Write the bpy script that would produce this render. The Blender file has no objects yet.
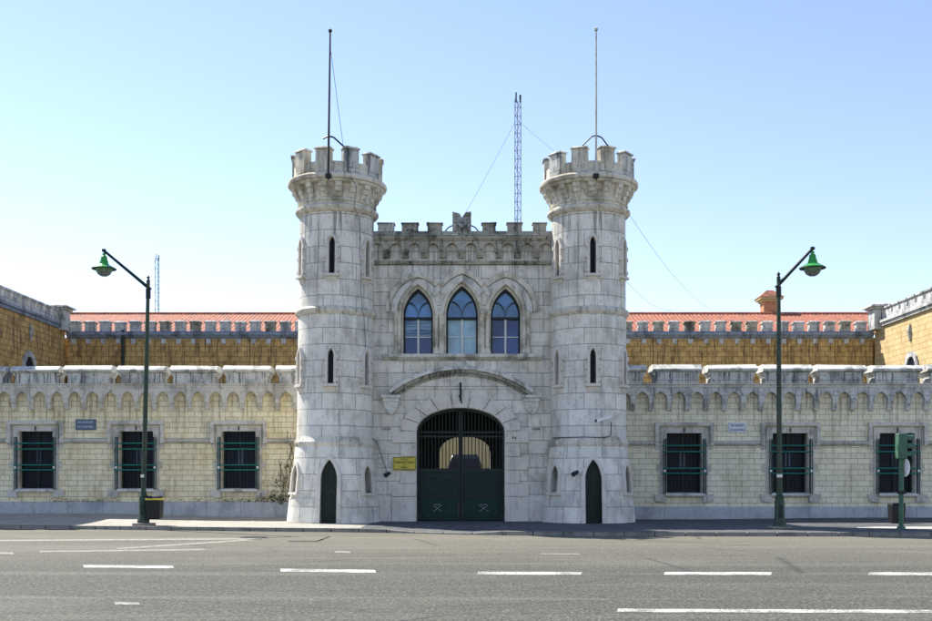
import bpy, bmesh, math, random
from math import sin, cos, pi, radians, sqrt, atan2
from mathutils import Vector
random.seed(7)
sc = bpy.context.scene
COL = sc.collection

# ------------------------------------------------------------------ materials
class NT:
    def __init__(s, name):
        s.m = bpy.data.materials.new(name); s.m.use_nodes = True
        s.t = s.m.node_tree; s.t.nodes.clear()
        s.out = s.n('ShaderNodeOutputMaterial'); s.p = s.n('ShaderNodeBsdfPrincipled')
        s.l(s.p.outputs[0], s.out.inputs[0])
        s.p.inputs['Specular IOR Level'].default_value = .25
    def n(s, typ, **kw):
        nd = s.t.nodes.new(typ)
        for k, v in kw.items(): setattr(nd, k, v)
        return nd
    def l(s, a, b): s.t.links.new(a, b)
    def setin(s, sock, v):
        if hasattr(v, 'is_linked') or isinstance(v, bpy.types.NodeSocket): s.l(v, sock)
        else: sock.default_value = v
    def coord(s, kind='Object'):
        if not hasattr(s, '_tc'): s._tc = s.n('ShaderNodeTexCoord')
        return s._tc.outputs[kind]
    def mp(s, scale, kind='Object', loc=(0, 0, 0)):
        m = s.n('ShaderNodeMapping'); m.inputs['Scale'].default_value = scale; m.inputs['Location'].default_value = loc
        s.l(s.coord(kind), m.inputs[0]); return m.outputs[0]
    def noise(s, vec, scale=1, detail=4, rough=.6):
        m = s.n('ShaderNodeTexNoise'); s.l(vec, m.inputs['Vector'])
        m.inputs['Scale'].default_value = scale; m.inputs['Detail'].default_value = detail; m.inputs['Roughness'].default_value = rough
        return m.outputs['Fac']
    def ramp(s, fac, a, b, lo=0., hi=1.):
        m = s.n('ShaderNodeMapRange'); m.clamp = True
        s.l(fac, m.inputs[0]); m.inputs[1].default_value = a; m.inputs[2].default_value = b
        m.inputs[3].default_value = lo; m.inputs[4].default_value = hi
        return m.outputs[0]
    def math(s, op, a, b=0.):
        m = s.n('ShaderNodeMath', operation=op); s.setin(m.inputs[0], a); s.setin(m.inputs[1], b); return m.outputs[0]
    def mix(s, fac, a, b, mode='MIX'):
        m = s.n('ShaderNodeMix', data_type='RGBA', blend_type=mode)
        s.setin(m.inputs[0], fac)
        s.setin(m.inputs[6], a if not isinstance(a, tuple) else (*a, 1)); s.setin(m.inputs[7], b if not isinstance(b, tuple) else (*b, 1))
        return m.outputs[2]
    def fin(s, col, rough=.85, bump=None, bs=.4, bd=.02):
        s.setin(s.p.inputs['Base Color'], (*col, 1) if isinstance(col, tuple) else col)
        s.setin(s.p.inputs['Roughness'], rough)
        if bump is not None:
            b = s.n('ShaderNodeBump'); b.inputs['Strength'].default_value = bs; b.inputs['Distance'].default_value = bd
            s.l(bump, b.inputs['Height']); s.l(b.outputs[0], s.p.inputs['Normal'])
        return s.m

def masonry(name, c1, c2, mort, bw, bh, mw=.012, stain=.5, streak=.4, scol=(.05, .05, .045), warm=None, warmth=.0,
            rough=.85, bs=.8, noisy=.35, bias=0., drip=None, pitf=.55):
    s = NT(name)
    uv = s.mp((1, 1, 1), 'UV')
    # wobble the courses a little so that joints are not ruler straight
    wob = s.n('ShaderNodeTexNoise'); s.l(uv, wob.inputs['Vector']); wob.inputs['Scale'].default_value = 2.2
    va = s.n('ShaderNodeVectorMath', operation='MULTIPLY_ADD'); s.l(wob.outputs['Color'], va.inputs[0])
    va.inputs[1].default_value = (.018, .018, 0); s.l(uv, va.inputs[2])
    b = s.n('ShaderNodeTexBrick'); s.l(va.outputs[0], b.inputs['Vector'])
    b.inputs['Scale'].default_value = 1; b.inputs['Brick Width'].default_value = bw; b.inputs['Row Height'].default_value = bh
    b.inputs['Mortar Size'].default_value = mw; b.inputs['Mortar Smooth'].default_value = .3; b.inputs['Bias'].default_value = bias
    b.inputs['Color1'].default_value = (*c1, 1); b.inputs['Color2'].default_value = (*c2, 1); b.inputs['Mortar'].default_value = (*mort, 1)
    n1 = s.noise(s.mp((1, 1, 1)), 1.1, 6, .65)
    n2 = s.noise(s.mp((1, 1, 1), loc=(3, 1, 7)), 14, 5, .75)
    st = s.noise(s.mp((2.6, 2.6, .28)), 1.6, 5, .7)
    col = s.mix(noisy, b.outputs['Color'], s.mix(s.ramp(n2, .3, .7), tuple(x * .45 for x in c1), tuple(min(1, x * 1.35) for x in c1)))
    if warm: col = s.mix(s.math('MULTIPLY', s.ramp(n1, .45, .68), warmth), col, warm)
    col = s.mix(s.math('MULTIPLY', s.ramp(s.math('ADD', n1, s.math('MULTIPLY', s.math('SUBTRACT', n2, .5), .35)), .51, .63), stain), col, scol)
    col = s.mix(s.math('MULTIPLY', s.ramp(st, .52, .64), streak), col, scol)
    n3 = s.noise(s.mp((1, 1, .7), loc=(9, 2, 4)), 4.5, 9, .78)
    col = s.mix(s.math('MULTIPLY', s.ramp(n3, .56, .61), min(1., stain * .9 + .15)), col, tuple(x * 1.2 for x in scol))
    tint = s.noise(s.mp((1, 1, 1), loc=(1, 8, 3)), .55, 3, .6)
    col = s.mix(s.ramp(tint, .35, .65, 0, .25), col, s.mix(1., col, (1.0, .9, .72), 'MULTIPLY'))
    # fine pitting and chipped spots
    pit = s.noise(s.mp((1, 1, 1), loc=(5, 5, 5)), 34, 3, .8)
    col = s.mix(s.ramp(pit, .58, .72, 0, pitf), col, scol)
    if drip:
        z0_, z1_, am = drip
        d1 = s.noise(s.mp((5.5, 5.5, .22)), 1.3, 4, .75)
        sep = s.n('ShaderNodeSeparateXYZ'); s.l(s.coord(), sep.inputs[0])
        zm = s.ramp(sep.outputs[2], z0_, z1_)
        col = s.mix(s.math('MULTIPLY', s.math('MULTIPLY', s.ramp(d1, .54, .6), zm), am), col, scol)
    h = s.math('ADD', s.math('MULTIPLY', b.outputs['Fac'], -1.), s.math('MULTIPLY', n2, .7))
    return s.fin(col, rough, h, bs, .02)

def plain(name, c, rough=.6, var=.25, scale=8, metal=0., spec=.3, bs=.15, dark=None):
    s = NT(name)
    n = s.noise(s.mp((1, 1, 1)), scale, 5, .65)
    col = s.mix(s.ramp(n, .3, .7), tuple(x * (1 - var) for x in c), tuple(min(1, x * (1 + var)) for x in c))
    if dark:
        n3 = s.noise(s.mp((1, 1, .4)), scale * .4, 5, .7)
        col = s.mix(s.ramp(n3, .5, .62, 0, .8), col, dark)
    s.p.inputs['Metallic'].default_value = metal; s.p.inputs['Specular IOR Level'].default_value = spec
    return s.fin(col, rough, n, bs, .01)

LIME = (.60, .60, .55)
M = {}
M['ash'] = masonry('limestone_ashlar', (.88, .85, .76), (.58, .57, .51), (.08, .08, .07), 1.15, .5, .012, .42, .35, (.2, .2, .18), drip=(6.5, 10, .8), warm=(.5, .44, .32), warmth=.35)
M['ash2'] = masonry('tower_ashlar', (.9, .87, .78), (.68, .67, .61), (.1, .1, .09), 1.25, .58, .011, .3, .35, (.2, .2, .18), drip=(5., 11.5, .85), warm=(.52, .47, .36), warmth=.3, noisy=.28)
M['trim'] = masonry('dressed_limestone', (.72, .69, .6), (.62, .6, .53), (.2, .18, .15), 1.4, 5, .01, .55, .5, (.14, .13, .1), warm=(.5, .44, .3), warmth=.4)
M['pale'] = masonry('pale_dressed_stone', (.72, .68, .62), (.64, .62, .57), (.4, .38, .33), 3.3, 7, .006, .15, .15, noisy=.22)
M['dirty'] = masonry('lichen_stone', (.44, .43, .37), (.26, .26, .23), (.08, .08, .08), .9, .5, .012, .85, .8, scol=(.045, .047, .045), warm=(.35, .3, .18), warmth=.5)
M['merl'] = masonry('streaked_parapet_stone', (.62, .63, .6), (.5, .51, .5), (.16, .16, .16), 1.1, .6, .012, .6, .85, drip=(5., 5.55, .85), scol=(.07, .08, .09))
M['copg'] = plain('coping_stone', (.62, .61, .56), .85, .2, 6, dark=(.2, .2, .19))
M['cream'] = masonry('cream_tile_brick', (.9, .81, .57), (.76, .68, .47), (.26, .21, .12), .5, .215, .009, .12, .35, scol=(.24, .19, .11), pitf=.25, drip=(2.6, 4.6, .75), warm=(.6, .43, .15), warmth=.35, noisy=.25)
M['creamr'] = masonry('cream_tile_brick_greenish', (.88, .82, .62), (.74, .69, .52), (.24, .22, .16), .5, .215, .009, .1, .3, scol=(.22, .2, .14), pitf=.25, drip=(2.8, 4.6, .75), warm=(.5, .46, .26), warmth=.3, noisy=.25)
M['greyt'] = masonry('grey_dressed_stone', (.62, .6, .54), (.54, .52, .48), (.2, .2, .2), 1.1, 3, .008, .4, .3)
M['plinth'] = masonry('blue_grey_plinth', (.46, .48, .49), (.4, .42, .44), (.16, .17, .18), 1.4, 2, .01, .45, .25, scol=(.16, .18, .2))
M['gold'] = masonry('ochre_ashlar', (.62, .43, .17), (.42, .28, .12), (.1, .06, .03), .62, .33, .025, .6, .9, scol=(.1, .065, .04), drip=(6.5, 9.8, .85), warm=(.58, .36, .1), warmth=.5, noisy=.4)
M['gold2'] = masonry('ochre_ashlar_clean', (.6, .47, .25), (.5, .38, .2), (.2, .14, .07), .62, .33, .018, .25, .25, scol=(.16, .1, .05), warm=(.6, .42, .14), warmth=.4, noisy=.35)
M['side'] = masonry('pale_parapet_stone', (.55, .56, .55), (.46, .47, .47), (.15, .16, .18), 1, .5, .012, .6, .7, scol=(.06, .07, .09))
M['tile'] = plain('terracotta_tile', (.36, .13, .075), .8, .5, 5, dark=(.17, .09, .065))
M['pinkp'] = plain('terracotta_brickwork', (.42, .2, .12), .9, .4, 5)
M['yel'] = plain('pale_yellow_plaster', (.42, .36, .2), .9, .1, 2)
M['dark'] = plain('dark_interior', (.02, .022, .028), .9, .3, 3)
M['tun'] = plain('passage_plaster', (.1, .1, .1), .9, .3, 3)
M['green'] = plain('dark_green_paint', (.004, .03, .026), .5, .45, 7, spec=.2)
M['green2'] = plain('bright_green_rail_paint', (.012, .17, .13), .4, .3, 10, spec=.45)
M['iron'] = plain('blackish_green_iron', (.01, .02, .018), .5, .4, 12, spec=.3)
M['lampg'] = plain('lamp_post_green_paint', (.018, .045, .026), .5, .6, 7, spec=.4, dark=(.05, .045, .03))
M['lampb'] = plain('bright_green_enamel', (.035, .3, .05), .35, .25, 9, spec=.5)
M['tlg'] = plain('traffic_green_paint', (.055, .13, .085), .5, .3, 9)
M['black'] = plain('black_plastic', (.012, .012, .013), .5, .3, 9)
M['white'] = plain('white_paint', (.8, .8, .78), .5, .08, 9)
M['mull'] = plain('weathered_white_paint', (.62, .64, .62), .6, .15, 9)
M['ysign'] = plain('yellow_enamel', (.52, .43, .06), .4, .15, 20)
M['ink'] = plain('black_lettering', (.03, .03, .01), .6, .1, 9)
M['blueplq'] = plain('blue_tile', (.03, .07, .14), .3, .5, 14, spec=.6)
M['whplq'] = plain('whitish_tile', (.5, .55, .6), .35, .4, 16, spec=.6)
M['blueink'] = plain('blue_lettering', (.05, .08, .2), .5, .2, 9)
M['paleink'] = plain('pale_blue_lettering', (.4, .5, .6), .5, .2, 9)
M['rustpole'] = plain('dark_rusty_pole', (.05, .04, .04), .7, .4, 5)
M['palepole'] = plain('pale_flaking_pole', (.5, .52, .48), .6, .3, 3, dark=(.2, .14, .1))
M['gmast'] = plain('galvanised_lattice', (.1, .1, .1), .7, .3, 5)
M['gmastl'] = plain('tarnished_emblem_paint', (.3, .34, .32), .6, .3, 12)
M['wire'] = plain('weathered_cable', (.12, .13, .15), .7, .2, 5)
M['lead'] = plain('grey_lead_sheet', (.2, .24, .3), .6, .35, 4, dark=(.06, .07, .09))
M['kerb'] = masonry('kerb_stone', (.3, .29, .26), (.24, .235, .22), (.1, .1, .1), 1.2, 2, .012, .4, .1)
M['wood'] = plain('dark_green_door_paint', (.008, .022, .018), .5, .4, 6)
M['van'] = plain('dark_van_paint', (.01, .012, .016), .3, .1, 4, spec=.6)
M['yband'] = plain('yellow_band_plastic', (.6, .5, .08), .5, .1, 9)
M['leaf'] = plain('dry_creeper_leaf', (.06, .055, .025), .8, .5, 7)
M['glassb'] = None
def glass(name, c, rough=.06, spec=.9, hi=None):
    s = NT(name)
    s.p.inputs['Specular IOR Level'].default_value = spec
    n = s.noise(s.mp((1, 1, 1)), 1.3, 2, .5)
    col = s.mix(s.ramp(n, .35, .65), tuple(x * .6 for x in c), tuple(x * 1.4 for x in c))
    return s.fin(col, rough, n, .08, .03)
M['glassb'] = glass('blue_window_glass', (.005, .035, .17), .06, .5)
M['glasst'] = glass('blue_tracery_glass', (.05, .17, .4), .06, .7)
M['glassc'] = glass('curtained_window_glass', (.17, .33, .42), .2)
M['glassd'] = glass('dark_window_glass', (.006, .01, .024), .35, .15)
M['glassm'] = glass('shutter_panel_blue', (.03, .06, .14), .3, .6)

def bandglass():  # pale bands paint uneven reflections into the glass colour
    s = NT('window_glass_with_painted_reflection'); s.p.inputs['Specular IOR Level'].default_value = .5
    sep = s.n('ShaderNodeSeparateXYZ'); s.l(s.mp((1, 1, 1)), sep.inputs[0])
    n = s.noise(s.mp((.6, 1, 9)), 1.2, 3, .6)
    f = s.math('MULTIPLY', s.ramp(sep.outputs[2], 6.85, 6.95), s.ramp(n, .42, .55, .1, 1.))
    return s.fin(s.mix(f, (.005, .035, .17), (.16, .3, .4)), .08, n, .1, .02)
M['glassl'] = bandglass()
def lamp_glass():
    s = NT('clear_lamp_bowl'); s.p.inputs['Transmission Weight'].default_value = .85
    s.p.inputs['IOR'].default_value = 1.2
    return s.fin((.75, .8, .82), .08)
M['bowl'] = lamp_glass()

def asphalt():
    s = NT('worn_asphalt')
    o = s.mp((1, 1, 1))
    g = s.noise(o, 28, 3, .8); g2 = s.noise(o, 9, 3, .7)
    w = s.n('ShaderNodeTexVoronoi'); s.l(o, w.inputs['Vector']); w.inputs['Scale'].default_value = 22
    band = s.noise(s.mp((.05, 1.0, 1)), .8, 4, .6)
    big = s.noise(o, .25, 5, .6)
    base = s.mix(s.ramp(g, .38, .62), (.022, .022, .018), (.11, .108, .088))
    base = s.mix(s.ramp(w.outputs['Color'], .75, .95, 0, .55), base, (.26, .25, .2))
    base = s.mix(s.ramp(g2, .4, .65, 0, .35), base, (.05, .05, .047))
    base = s.mix(s.ramp(band, .52, .64, 0, .45), base, (.16, .155, .125))
    base = s.mix(s.ramp(band, .46, .36, 0, .5), base, (.06, .06, .056))
    base = s.mix(s.ramp(big, .52, .66, 0, .3), base, (.15, .145, .12))
    oil = s.noise(s.mp((.5, 1.2, 1), loc=(4, 4, 0)), 1.1, 6, .7)
    base = s.mix(s.ramp(oil, .58, .66, 0, .45), base, (.04, .04, .035))
    sep = s.n('ShaderNodeSeparateXYZ'); s.l(o, sep.inputs[0])
    dust = s.math('MULTIPLY', s.ramp(sep.outputs[1], 20, 31), s.ramp(g2, .3, .7, .35, .8))
    base = s.mix(dust, base, (.19, .175, .13))
    vp = s.n('ShaderNodeTexVoronoi'); s.l(s.mp((.07, .3, 1)), vp.inputs['Vector']); vp.inputs['Scale'].default_value = 1
    base = s.mix(s.ramp(vp.outputs['Color'], .7, .72, 0, .22), base, (.05, .05, .045))
    sp = s.noise(s.mp((24, 11, 1), loc=(2, 2, 0)), 1., 4, .85)
    base = s.mix(s.ramp(sp, .5, .66, 0, .4), base, (.3, .29, .23))
    base = s.mix(s.ramp(sp, .48, .36, 0, .6), base, (.02, .02, .016))
    # cracks and seams
    cr = s.n('ShaderNodeTexVoronoi', feature='DISTANCE_TO_EDGE'); s.l(s.mp((.12, .35, 1)), cr.inputs['Vector']); cr.inputs['Scale'].default_value = 1
    base = s.mix(s.ramp(cr.outputs['Distance'], .0, .01, .6, 0), base, (.03, .03, .03))
    return s.fin(base, .9, g, .6, .01)
M['asph'] = asphalt()

def cobble(name, a, b, j, sc_=9., far=None):
    s = NT(name)
    o = s.mp((1, 1, 1))
    v = s.n('ShaderNodeTexVoronoi', feature='DISTANCE_TO_EDGE'); s.l(o, v.inputs['Vector']); v.inputs['Scale'].default_value = sc_
    vc = s.n('ShaderNodeTexVoronoi'); s.l(o, vc.inputs['Vector']); vc.inputs['Scale'].default_value = sc_
    n = s.noise(o, .7, 4, .6)
    c = s.mix(s.math('MULTIPLY', vc.outputs['Color'], 1.), a, b)
    c = s.mix(s.ramp(n, .4, .65, 0, .4), c, tuple(x * .6 for x in a))
    c = s.mix(s.ramp(v.outputs['Distance'], .0, .07, 1, 0), c, j)
    return s.fin(c, .85, v.outputs['Distance'], .6, .02)
M['cobl'] = cobble('limestone_cobbles', (.32, .3, .25), (.48, .45, .38), (.17, .16, .14))
M['cobd'] = cobble('shade_toned_cobbles', (.07, .075, .08), (.16, .16, .16), (.04, .04, .04), 7)  # darkened so the cobble colour itself carries the pavement shade
def roadpaint():
    s = NT('worn_road_paint')
    o = s.mp((1, 1, 1)); g = s.noise(o, 25, 4, .8); b = s.noise(o, 2, 3, .6)
    c = s.mix(s.ramp(s.math('ADD', g, s.math('MULTIPLY', b, .5)), .66, .8), (.7, .69, .64), (.16, .16, .14))
    return s.fin(c, .8, g, .3, .01)
M['paint'] = roadpaint()
def roadpaint2():
    s = NT('faded_road_paint')
    o = s.mp((1, 1, 1)); g = s.noise(o, 14, 5, .8)
    c = s.mix(s.ramp(g, .42, .6), (.13, .13, .11), (.38, .37, .32))
    return s.fin(c, .85, g, .3, .01)
M['paintf'] = roadpaint2()
def earth():
    s = NT('courtyard_and_far_ground'); n = s.noise(s.mp((1, 1, 1)), .4, 6, .7)
    return s.fin(s.mix(s.ramp(n, .3, .7), (.12, .115, .1), (.25, .235, .2)), .95, n, .3, .05)
M['earth'] = earth()

# ------------------------------------------------------------------ mesh builder
ORG = {}
def root_loc(p):
    while p.parent: p = p.parent
    return ORG.get(p.name, (0, 0, 0))
class MB:
    def __init__(s): s.v = []; s.f = []; s.cyl = {}
    def poly(s, pts):
        i = len(s.v); s.v += [tuple(p) for p in pts]; s.f.append(tuple(range(i, i + len(pts)))); return s
    def mesh(s, vs, fs):
        i = len(s.v); s.v += [tuple(p) for p in vs]; s.f += [tuple(a + i for a in f) for f in fs]; return s
    def box(s, x0, x1, y0, y1, z0, z1, tx=0., ty=0.):   # tx/ty inset the top
        return s.mesh([(x0, y0, z0), (x1, y0, z0), (x1, y1, z0), (x0, y1, z0),
                       (x0 + tx, y0 + ty, z1), (x1 - tx, y0 + ty, z1), (x1 - tx, y1 - ty, z1), (x0 + tx, y1 - ty, z1)],
                      [(0, 3, 2, 1), (4, 5, 6, 7), (0, 1, 5, 4), (1, 2, 6, 5), (2, 3, 7, 6), (3, 0, 4, 7)])
    def prism(s, pts, y0, y1):                        # xz polygon extruded along y (convex)
        n = len(pts)
        a = sum(pts[i][0] * pts[(i + 1) % n][1] - pts[(i + 1) % n][0] * pts[i][1] for i in range(n))
        if a < 0: pts = pts[::-1]
        vs = [(x, y0, z) for x, z in pts] + [(x, y1, z) for x, z in pts]
        fs = [tuple(range(n)), tuple(range(2 * n - 1, n - 1, -1))] + [(i, i + n, (i + 1) % n + n, (i + 1) % n) for i in range(n)]
        return s.mesh(vs, fs)
    def profx(s, pts, x0, x1):                        # yz polygon extruded along x
        n = len(pts)
        a = sum(pts[i][0] * pts[(i + 1) % n][1] - pts[(i + 1) % n][0] * pts[i][1] for i in range(n))
        if a < 0: pts = pts[::-1]
        vs = [(x0, y, z) for y, z in pts] + [(x1, y, z) for y, z in pts]
        fs = [tuple(range(n - 1, -1, -1)), tuple(range(n, 2 * n))] + [(i, (i + 1) % n, (i + 1) % n + n, i + n) for i in range(n)]
        return s.mesh(vs, fs)
    def band(s, o, i, y0, y1, closed=False):           # ribbon between two xz polylines
        n = len(o)
        vs = [(x, y0, z) for x, z in o] + [(x, y0, z) for x, z in i] + [(x, y1, z) for x, z in o] + [(x, y1, z) for x, z in i]
        fs = []
        for k in range(n - 1 if not closed else n):
            q = (k + 1) % n
            fs += [(k, n + k, n + q, q), (2 * n + k, 2 * n + q, 3 * n + q, 3 * n + k), (k, q, 2 * n + q, 2 * n + k), (n + k, 3 * n + k, 3 * n + q, n + q)]
        if not closed: fs += [(0, 2 * n, 3 * n, n), (n - 1, 2 * n - 1, 4 * n - 1, 3 * n - 1)]
        return s.mesh(vs, fs)
    def tube(s, a, b, r0, r1=None, n=8):
        r1 = r0 if r1 is None else r1
        a = Vector(a); b = Vector(b); d = (b - a).normalized()
        u = d.cross(Vector((0, 0, 1)) if abs(d.z) < .95 else Vector((1, 0, 0))).normalized(); w = d.cross(u)
        vs = [a + (u * cos(t) + w * sin(t)) * r0 for t in [2 * pi * k / n for k in range(n)]] + \
             [b + (u * cos(t) + w * sin(t)) * r1 for t in [2 * pi * k / n for k in range(n)]]
        fs = [(k, (k + 1) % n, (k + 1) % n + n, k + n) for k in range(n)] + [tuple(range(n - 1, -1, -1)), tuple(range(n, 2 * n))]
        return s.mesh(vs, fs)
    def path(s, pts, r, n=6):
        for a, b in zip(pts, pts[1:]): s.tube(a, b, r, r, n)
        return s
    def lathe(s, prof, cx, cy, n=64, closed=False):    # prof (r,z); caps when r=0
        base = len(s.v); m = len(prof)
        for r, z in prof:
            for k in range(n):
                t = 2 * pi * k / n; s.v.append((cx + r * cos(t), cy + r * sin(t), z))
        for j in range(m if closed else m - 1):
            j2 = (j + 1) % m
            for k in range(n):
                q = (k + 1) % n
                s.f.append((base + j * n + k, base + j * n + q, base + j2 * n + q, base + j2 * n + k))
        return s
    def merge(s, o, fn=None):
        i = len(s.v); s.v += [fn(p) if fn else p for p in o.v]; s.f += [tuple(a + i for a in f) for f in o.f]; return s
    def jit(s, a=.012):
        s.v = [(x + random.uniform(-a, a), y + random.uniform(-a, a), z + random.uniform(-a, a)) for x, y, z in s.v]; return s
    def build(s, name, mat, parent=None, cyl=None, bevel=0., smooth=35, label=None, fix=True):
        ox, oy, oz = root_loc(parent) if parent else (0, 0, 0)
        me = bpy.data.meshes.new(name)
        me.from_pydata([(x - ox, y - oy, z - oz) for x, y, z in s.v], [], s.f)
        if fix:
            bm = bmesh.new(); bm.from_mesh(me); bmesh.ops.remove_doubles(bm, verts=bm.verts, dist=1e-5)
            bmesh.ops.recalc_face_normals(bm, faces=bm.faces); bm.to_mesh(me); bm.free()
        o = bpy.data.objects.new(name, me); COL.objects.link(o)
        finish(o, mat, (ox, oy, oz), cyl, smooth)
        if parent: o.parent = parent
        if label: o['label'] = label
        if bevel:
            b = o.modifiers.new('edge', 'BEVEL'); b.width = bevel; b.segments = 2; b.limit_method = 'ANGLE'; b.angle_limit = radians(50)
        return o
def finish(o, mat, org=(0, 0, 0), cyl=None, smooth=35):
    me = o.data
    me.materials.clear(); me.materials.append(M[mat] if isinstance(mat, str) else mat)
    uv = me.uv_layers.get('UVMap') or me.uv_layers.new(name='UVMap')
    ox, oy, oz = org
    for p in me.polygons:
        n = p.normal; c = p.center
        for li in p.loop_indices:
            v = me.vertices[me.loops[li].vertex_index].co
            x, y, z = v.x + ox, v.y + oy, v.z + oz
            if cyl and abs(n.z) < .8:
                t0 = atan2(c.y + oy - cyl[1], c.x + ox - cyl[0]); t = atan2(y - cyl[1], x - cyl[0])
                while t - t0 > pi: t -= 2 * pi
                while t - t0 < -pi: t += 2 * pi
                u = (t * cyl[2], z)
            elif abs(n.z) >= .8: u = (x, y)
            elif abs(n.x) > abs(n.y): u = (y, z)
            else: u = (x, z)
            uv.data[li].uv = u
    if smooth:
        for p in me.polygons: p.use_smooth = True
        me.set_sharp_from_angle(angle=radians(smooth))
def thing(name, label, cat, loc, group=None):
    o = bpy.data.objects.new(name, None); COL.objects.link(o); o.location = loc; o.empty_display_size = .3
    ORG[o.name] = tuple(loc); o['label'] = label; o['category'] = cat
    if group: o['group'] = group
    return o
def tag(o, label=None, cat=None, group=None, kind=None):
    if label: o['label'] = label
    if cat: o['category'] = cat
    if group: o['group'] = group
    if kind: o['kind'] = kind
    return o
def structure(mb, name, mat, **k): return tag(mb.build(name, mat, **k), kind='structure')

def gothic(a, h, cx=0., z0=0., n=10):                # pointed arch, left spring -> apex -> right spring
    R = (a * a + h * h) / (2 * a); c = R - a; th = math.asin(min(1, h / R))
    L = [(cx + c - R * cos(th * k / n), z0 + R * sin(th * k / n)) for k in range(n + 1)]
    return L + [(2 * cx - x, z) for x, z in L[-2::-1]]
def ellip(a, h, cx=0., z0=0., n=24, p=1.):
    return [(cx - a * cos(pi * k / n), z0 + h * sin(pi * k / n) ** p) for k in range(n + 1)]
def wall(mb, x0, x1, z0, z1, y, d, ops):
    """front face at y with openings (cx, sill z, arch polyline left->right or rect (a, top)), reveals d deep"""
    cur = x0
    for cx, zs, arch in sorted(ops, key=lambda t: t[0]):
        l, r = arch[0][0], arch[-1][0]
        if l - cur > 1e-4: mb.poly([(cur, y, z0), (l, y, z0), (l, y, z1), (cur, y, z1)])
        if zs > z0 + 1e-4: mb.poly([(l, y, z0), (r, y, z0), (r, y, zs), (l, y, zs)])
        for (ax, az), (bx, bz) in zip(arch, arch[1:]):
            if bx - ax > 1e-6: mb.poly([(ax, y, az), (bx, y, bz), (bx, y, z1), (ax, y, z1)])
            mb.poly([(ax, y, az), (ax, y + d, az), (bx, y + d, bz), (bx, y, bz)])
        mb.poly([(l, y, zs), (l, y + d, zs), (l, y + d, arch[0][1]), (l, y, arch[0][1])])
        mb.poly([(r, y, zs), (r, y, arch[-1][1]), (r, y + d, arch[-1][1]), (r, y + d, zs)])
        if zs > z0 + 1e-4: mb.poly([(l, y, zs), (r, y, zs), (r, y + d, zs), (l, y + d, zs)])
        cur = r
    if x1 - cur > 1e-4: mb.poly([(cur, y, z0), (x1, y, z0), (x1, y, z1), (cur, y, z1)])
    return mb
def text(s, size, cx, cz, y, mat, parent, name='lettering', width=None):
    cu = bpy.data.curves.new('lettering', 'FONT'); cu.body = s; cu.size = size; cu.align_x = 'CENTER'; cu.align_y = 'CENTER'; cu.extrude = .002
    cu.offset = size * .012
    o = bpy.data.objects.new('tmp', cu); COL.objects.link(o)
    dg = bpy.context.evaluated_depsgraph_get(); me = bpy.data.meshes.new_from_object(o.evaluated_get(dg))
    bpy.data.objects.remove(o)
    me.name = name; ox, oy, oz = root_loc(parent)
    xs = [v.co.x for v in me.vertices]; w = max(xs) - min(xs); k = (width / w) if width else 1
    for v in me.vertices:
        x, z, d = v.co.x * k, v.co.y, v.co.z
        v.co = (x + cx - ox, y - d - oy, z + cz - oz)
    r = bpy.data.objects.new(name, me); COL.objects.link(r); me.materials.clear(); me.materials.append(M[mat]); r.parent = parent
    return r

# ------------------------------------------------------------------ ground, pavement and road
def sstep(t): t = max(0., min(1., t)); return t * t * (3 - 2 * t)
def gz(x, y):
    f = sstep((y - 36.5) / 6.)
    return f * (.17 * sstep((-x - 7) / 9) + .07 * sstep((x - 8) / 8))
KP = [(-90, 40.5), (-40, 38.6), (-25, 37.5), (-15.9, 36.8), (-10.4, 35.7), (-6.5, 34.8), (-2.9, 34.15), (-.9, 33.2), (1.0, 32.45), (4., 32.05), (13.7, 31.8), (40, 31.8), (90, 31.8)]
def ky(x):
    for (a, b), (c, d) in zip(KP, KP[1:]):
        if a <= x <= c: return b + (d - b) * (x - a) / (c - a)
    return KP[-1][1]
RZ = -.12
m = MB(); m.poly([(-900, -700, RZ - .03), (900, -700, RZ - .03), (900, 1500, RZ - .03), (-900, 1500, RZ - .03)])
structure(m, 'ground', 'earth')
m = MB()
xs = [-90 + 4 * i for i in range(46)]
for a, b in zip(xs, xs[1:]): m.poly([(a, -30, RZ), (b, -30, RZ), (b, ky(b) + .05, RZ), (a, ky(a) + .05, RZ)])
structure(m, 'road', 'asph')
def kz(x):      # kerb height, dropped in front of the gate
    d = max(0, 1 - abs(x + .9) / 1.9)
    return 0. - .075 * sstep(d * 2)
def pave(x0, x1, name, mat, step=.5):
    m = MB(); n = int((x1 - x0) / step); ts = [0, .02, .06, .12, .2, .3, .4, .5, .6, .7, .8, .9, 1.]
    vs = []
    for i in range(n + 1):
        x = x0 + (x1 - x0) * i / n; k = ky(x) + .16
        for t in ts:
            y = k + (48 - k) * t; z = gz(x, y) + kz(x) * max(0, 1 - t * 4)
            vs.append((x, y, z))
    T = len(ts)
    fs = [(i * T + j, (i + 1) * T + j, (i + 1) * T + j + 1, i * T + j + 1) for i in range(n) for j in range(T - 1)]
    m.mesh(vs, fs); return structure(m, name, mat, smooth=0)
pave(-90, -3.4, 'pavement', 'cobl')
pave(-3.4, 90, 'pavement', 'cobd')  # shade painted into the paving from the gate rightwards
m = MB()
x = -88.
pts = []
while x < 88: pts.append(x); x += .9
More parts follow.
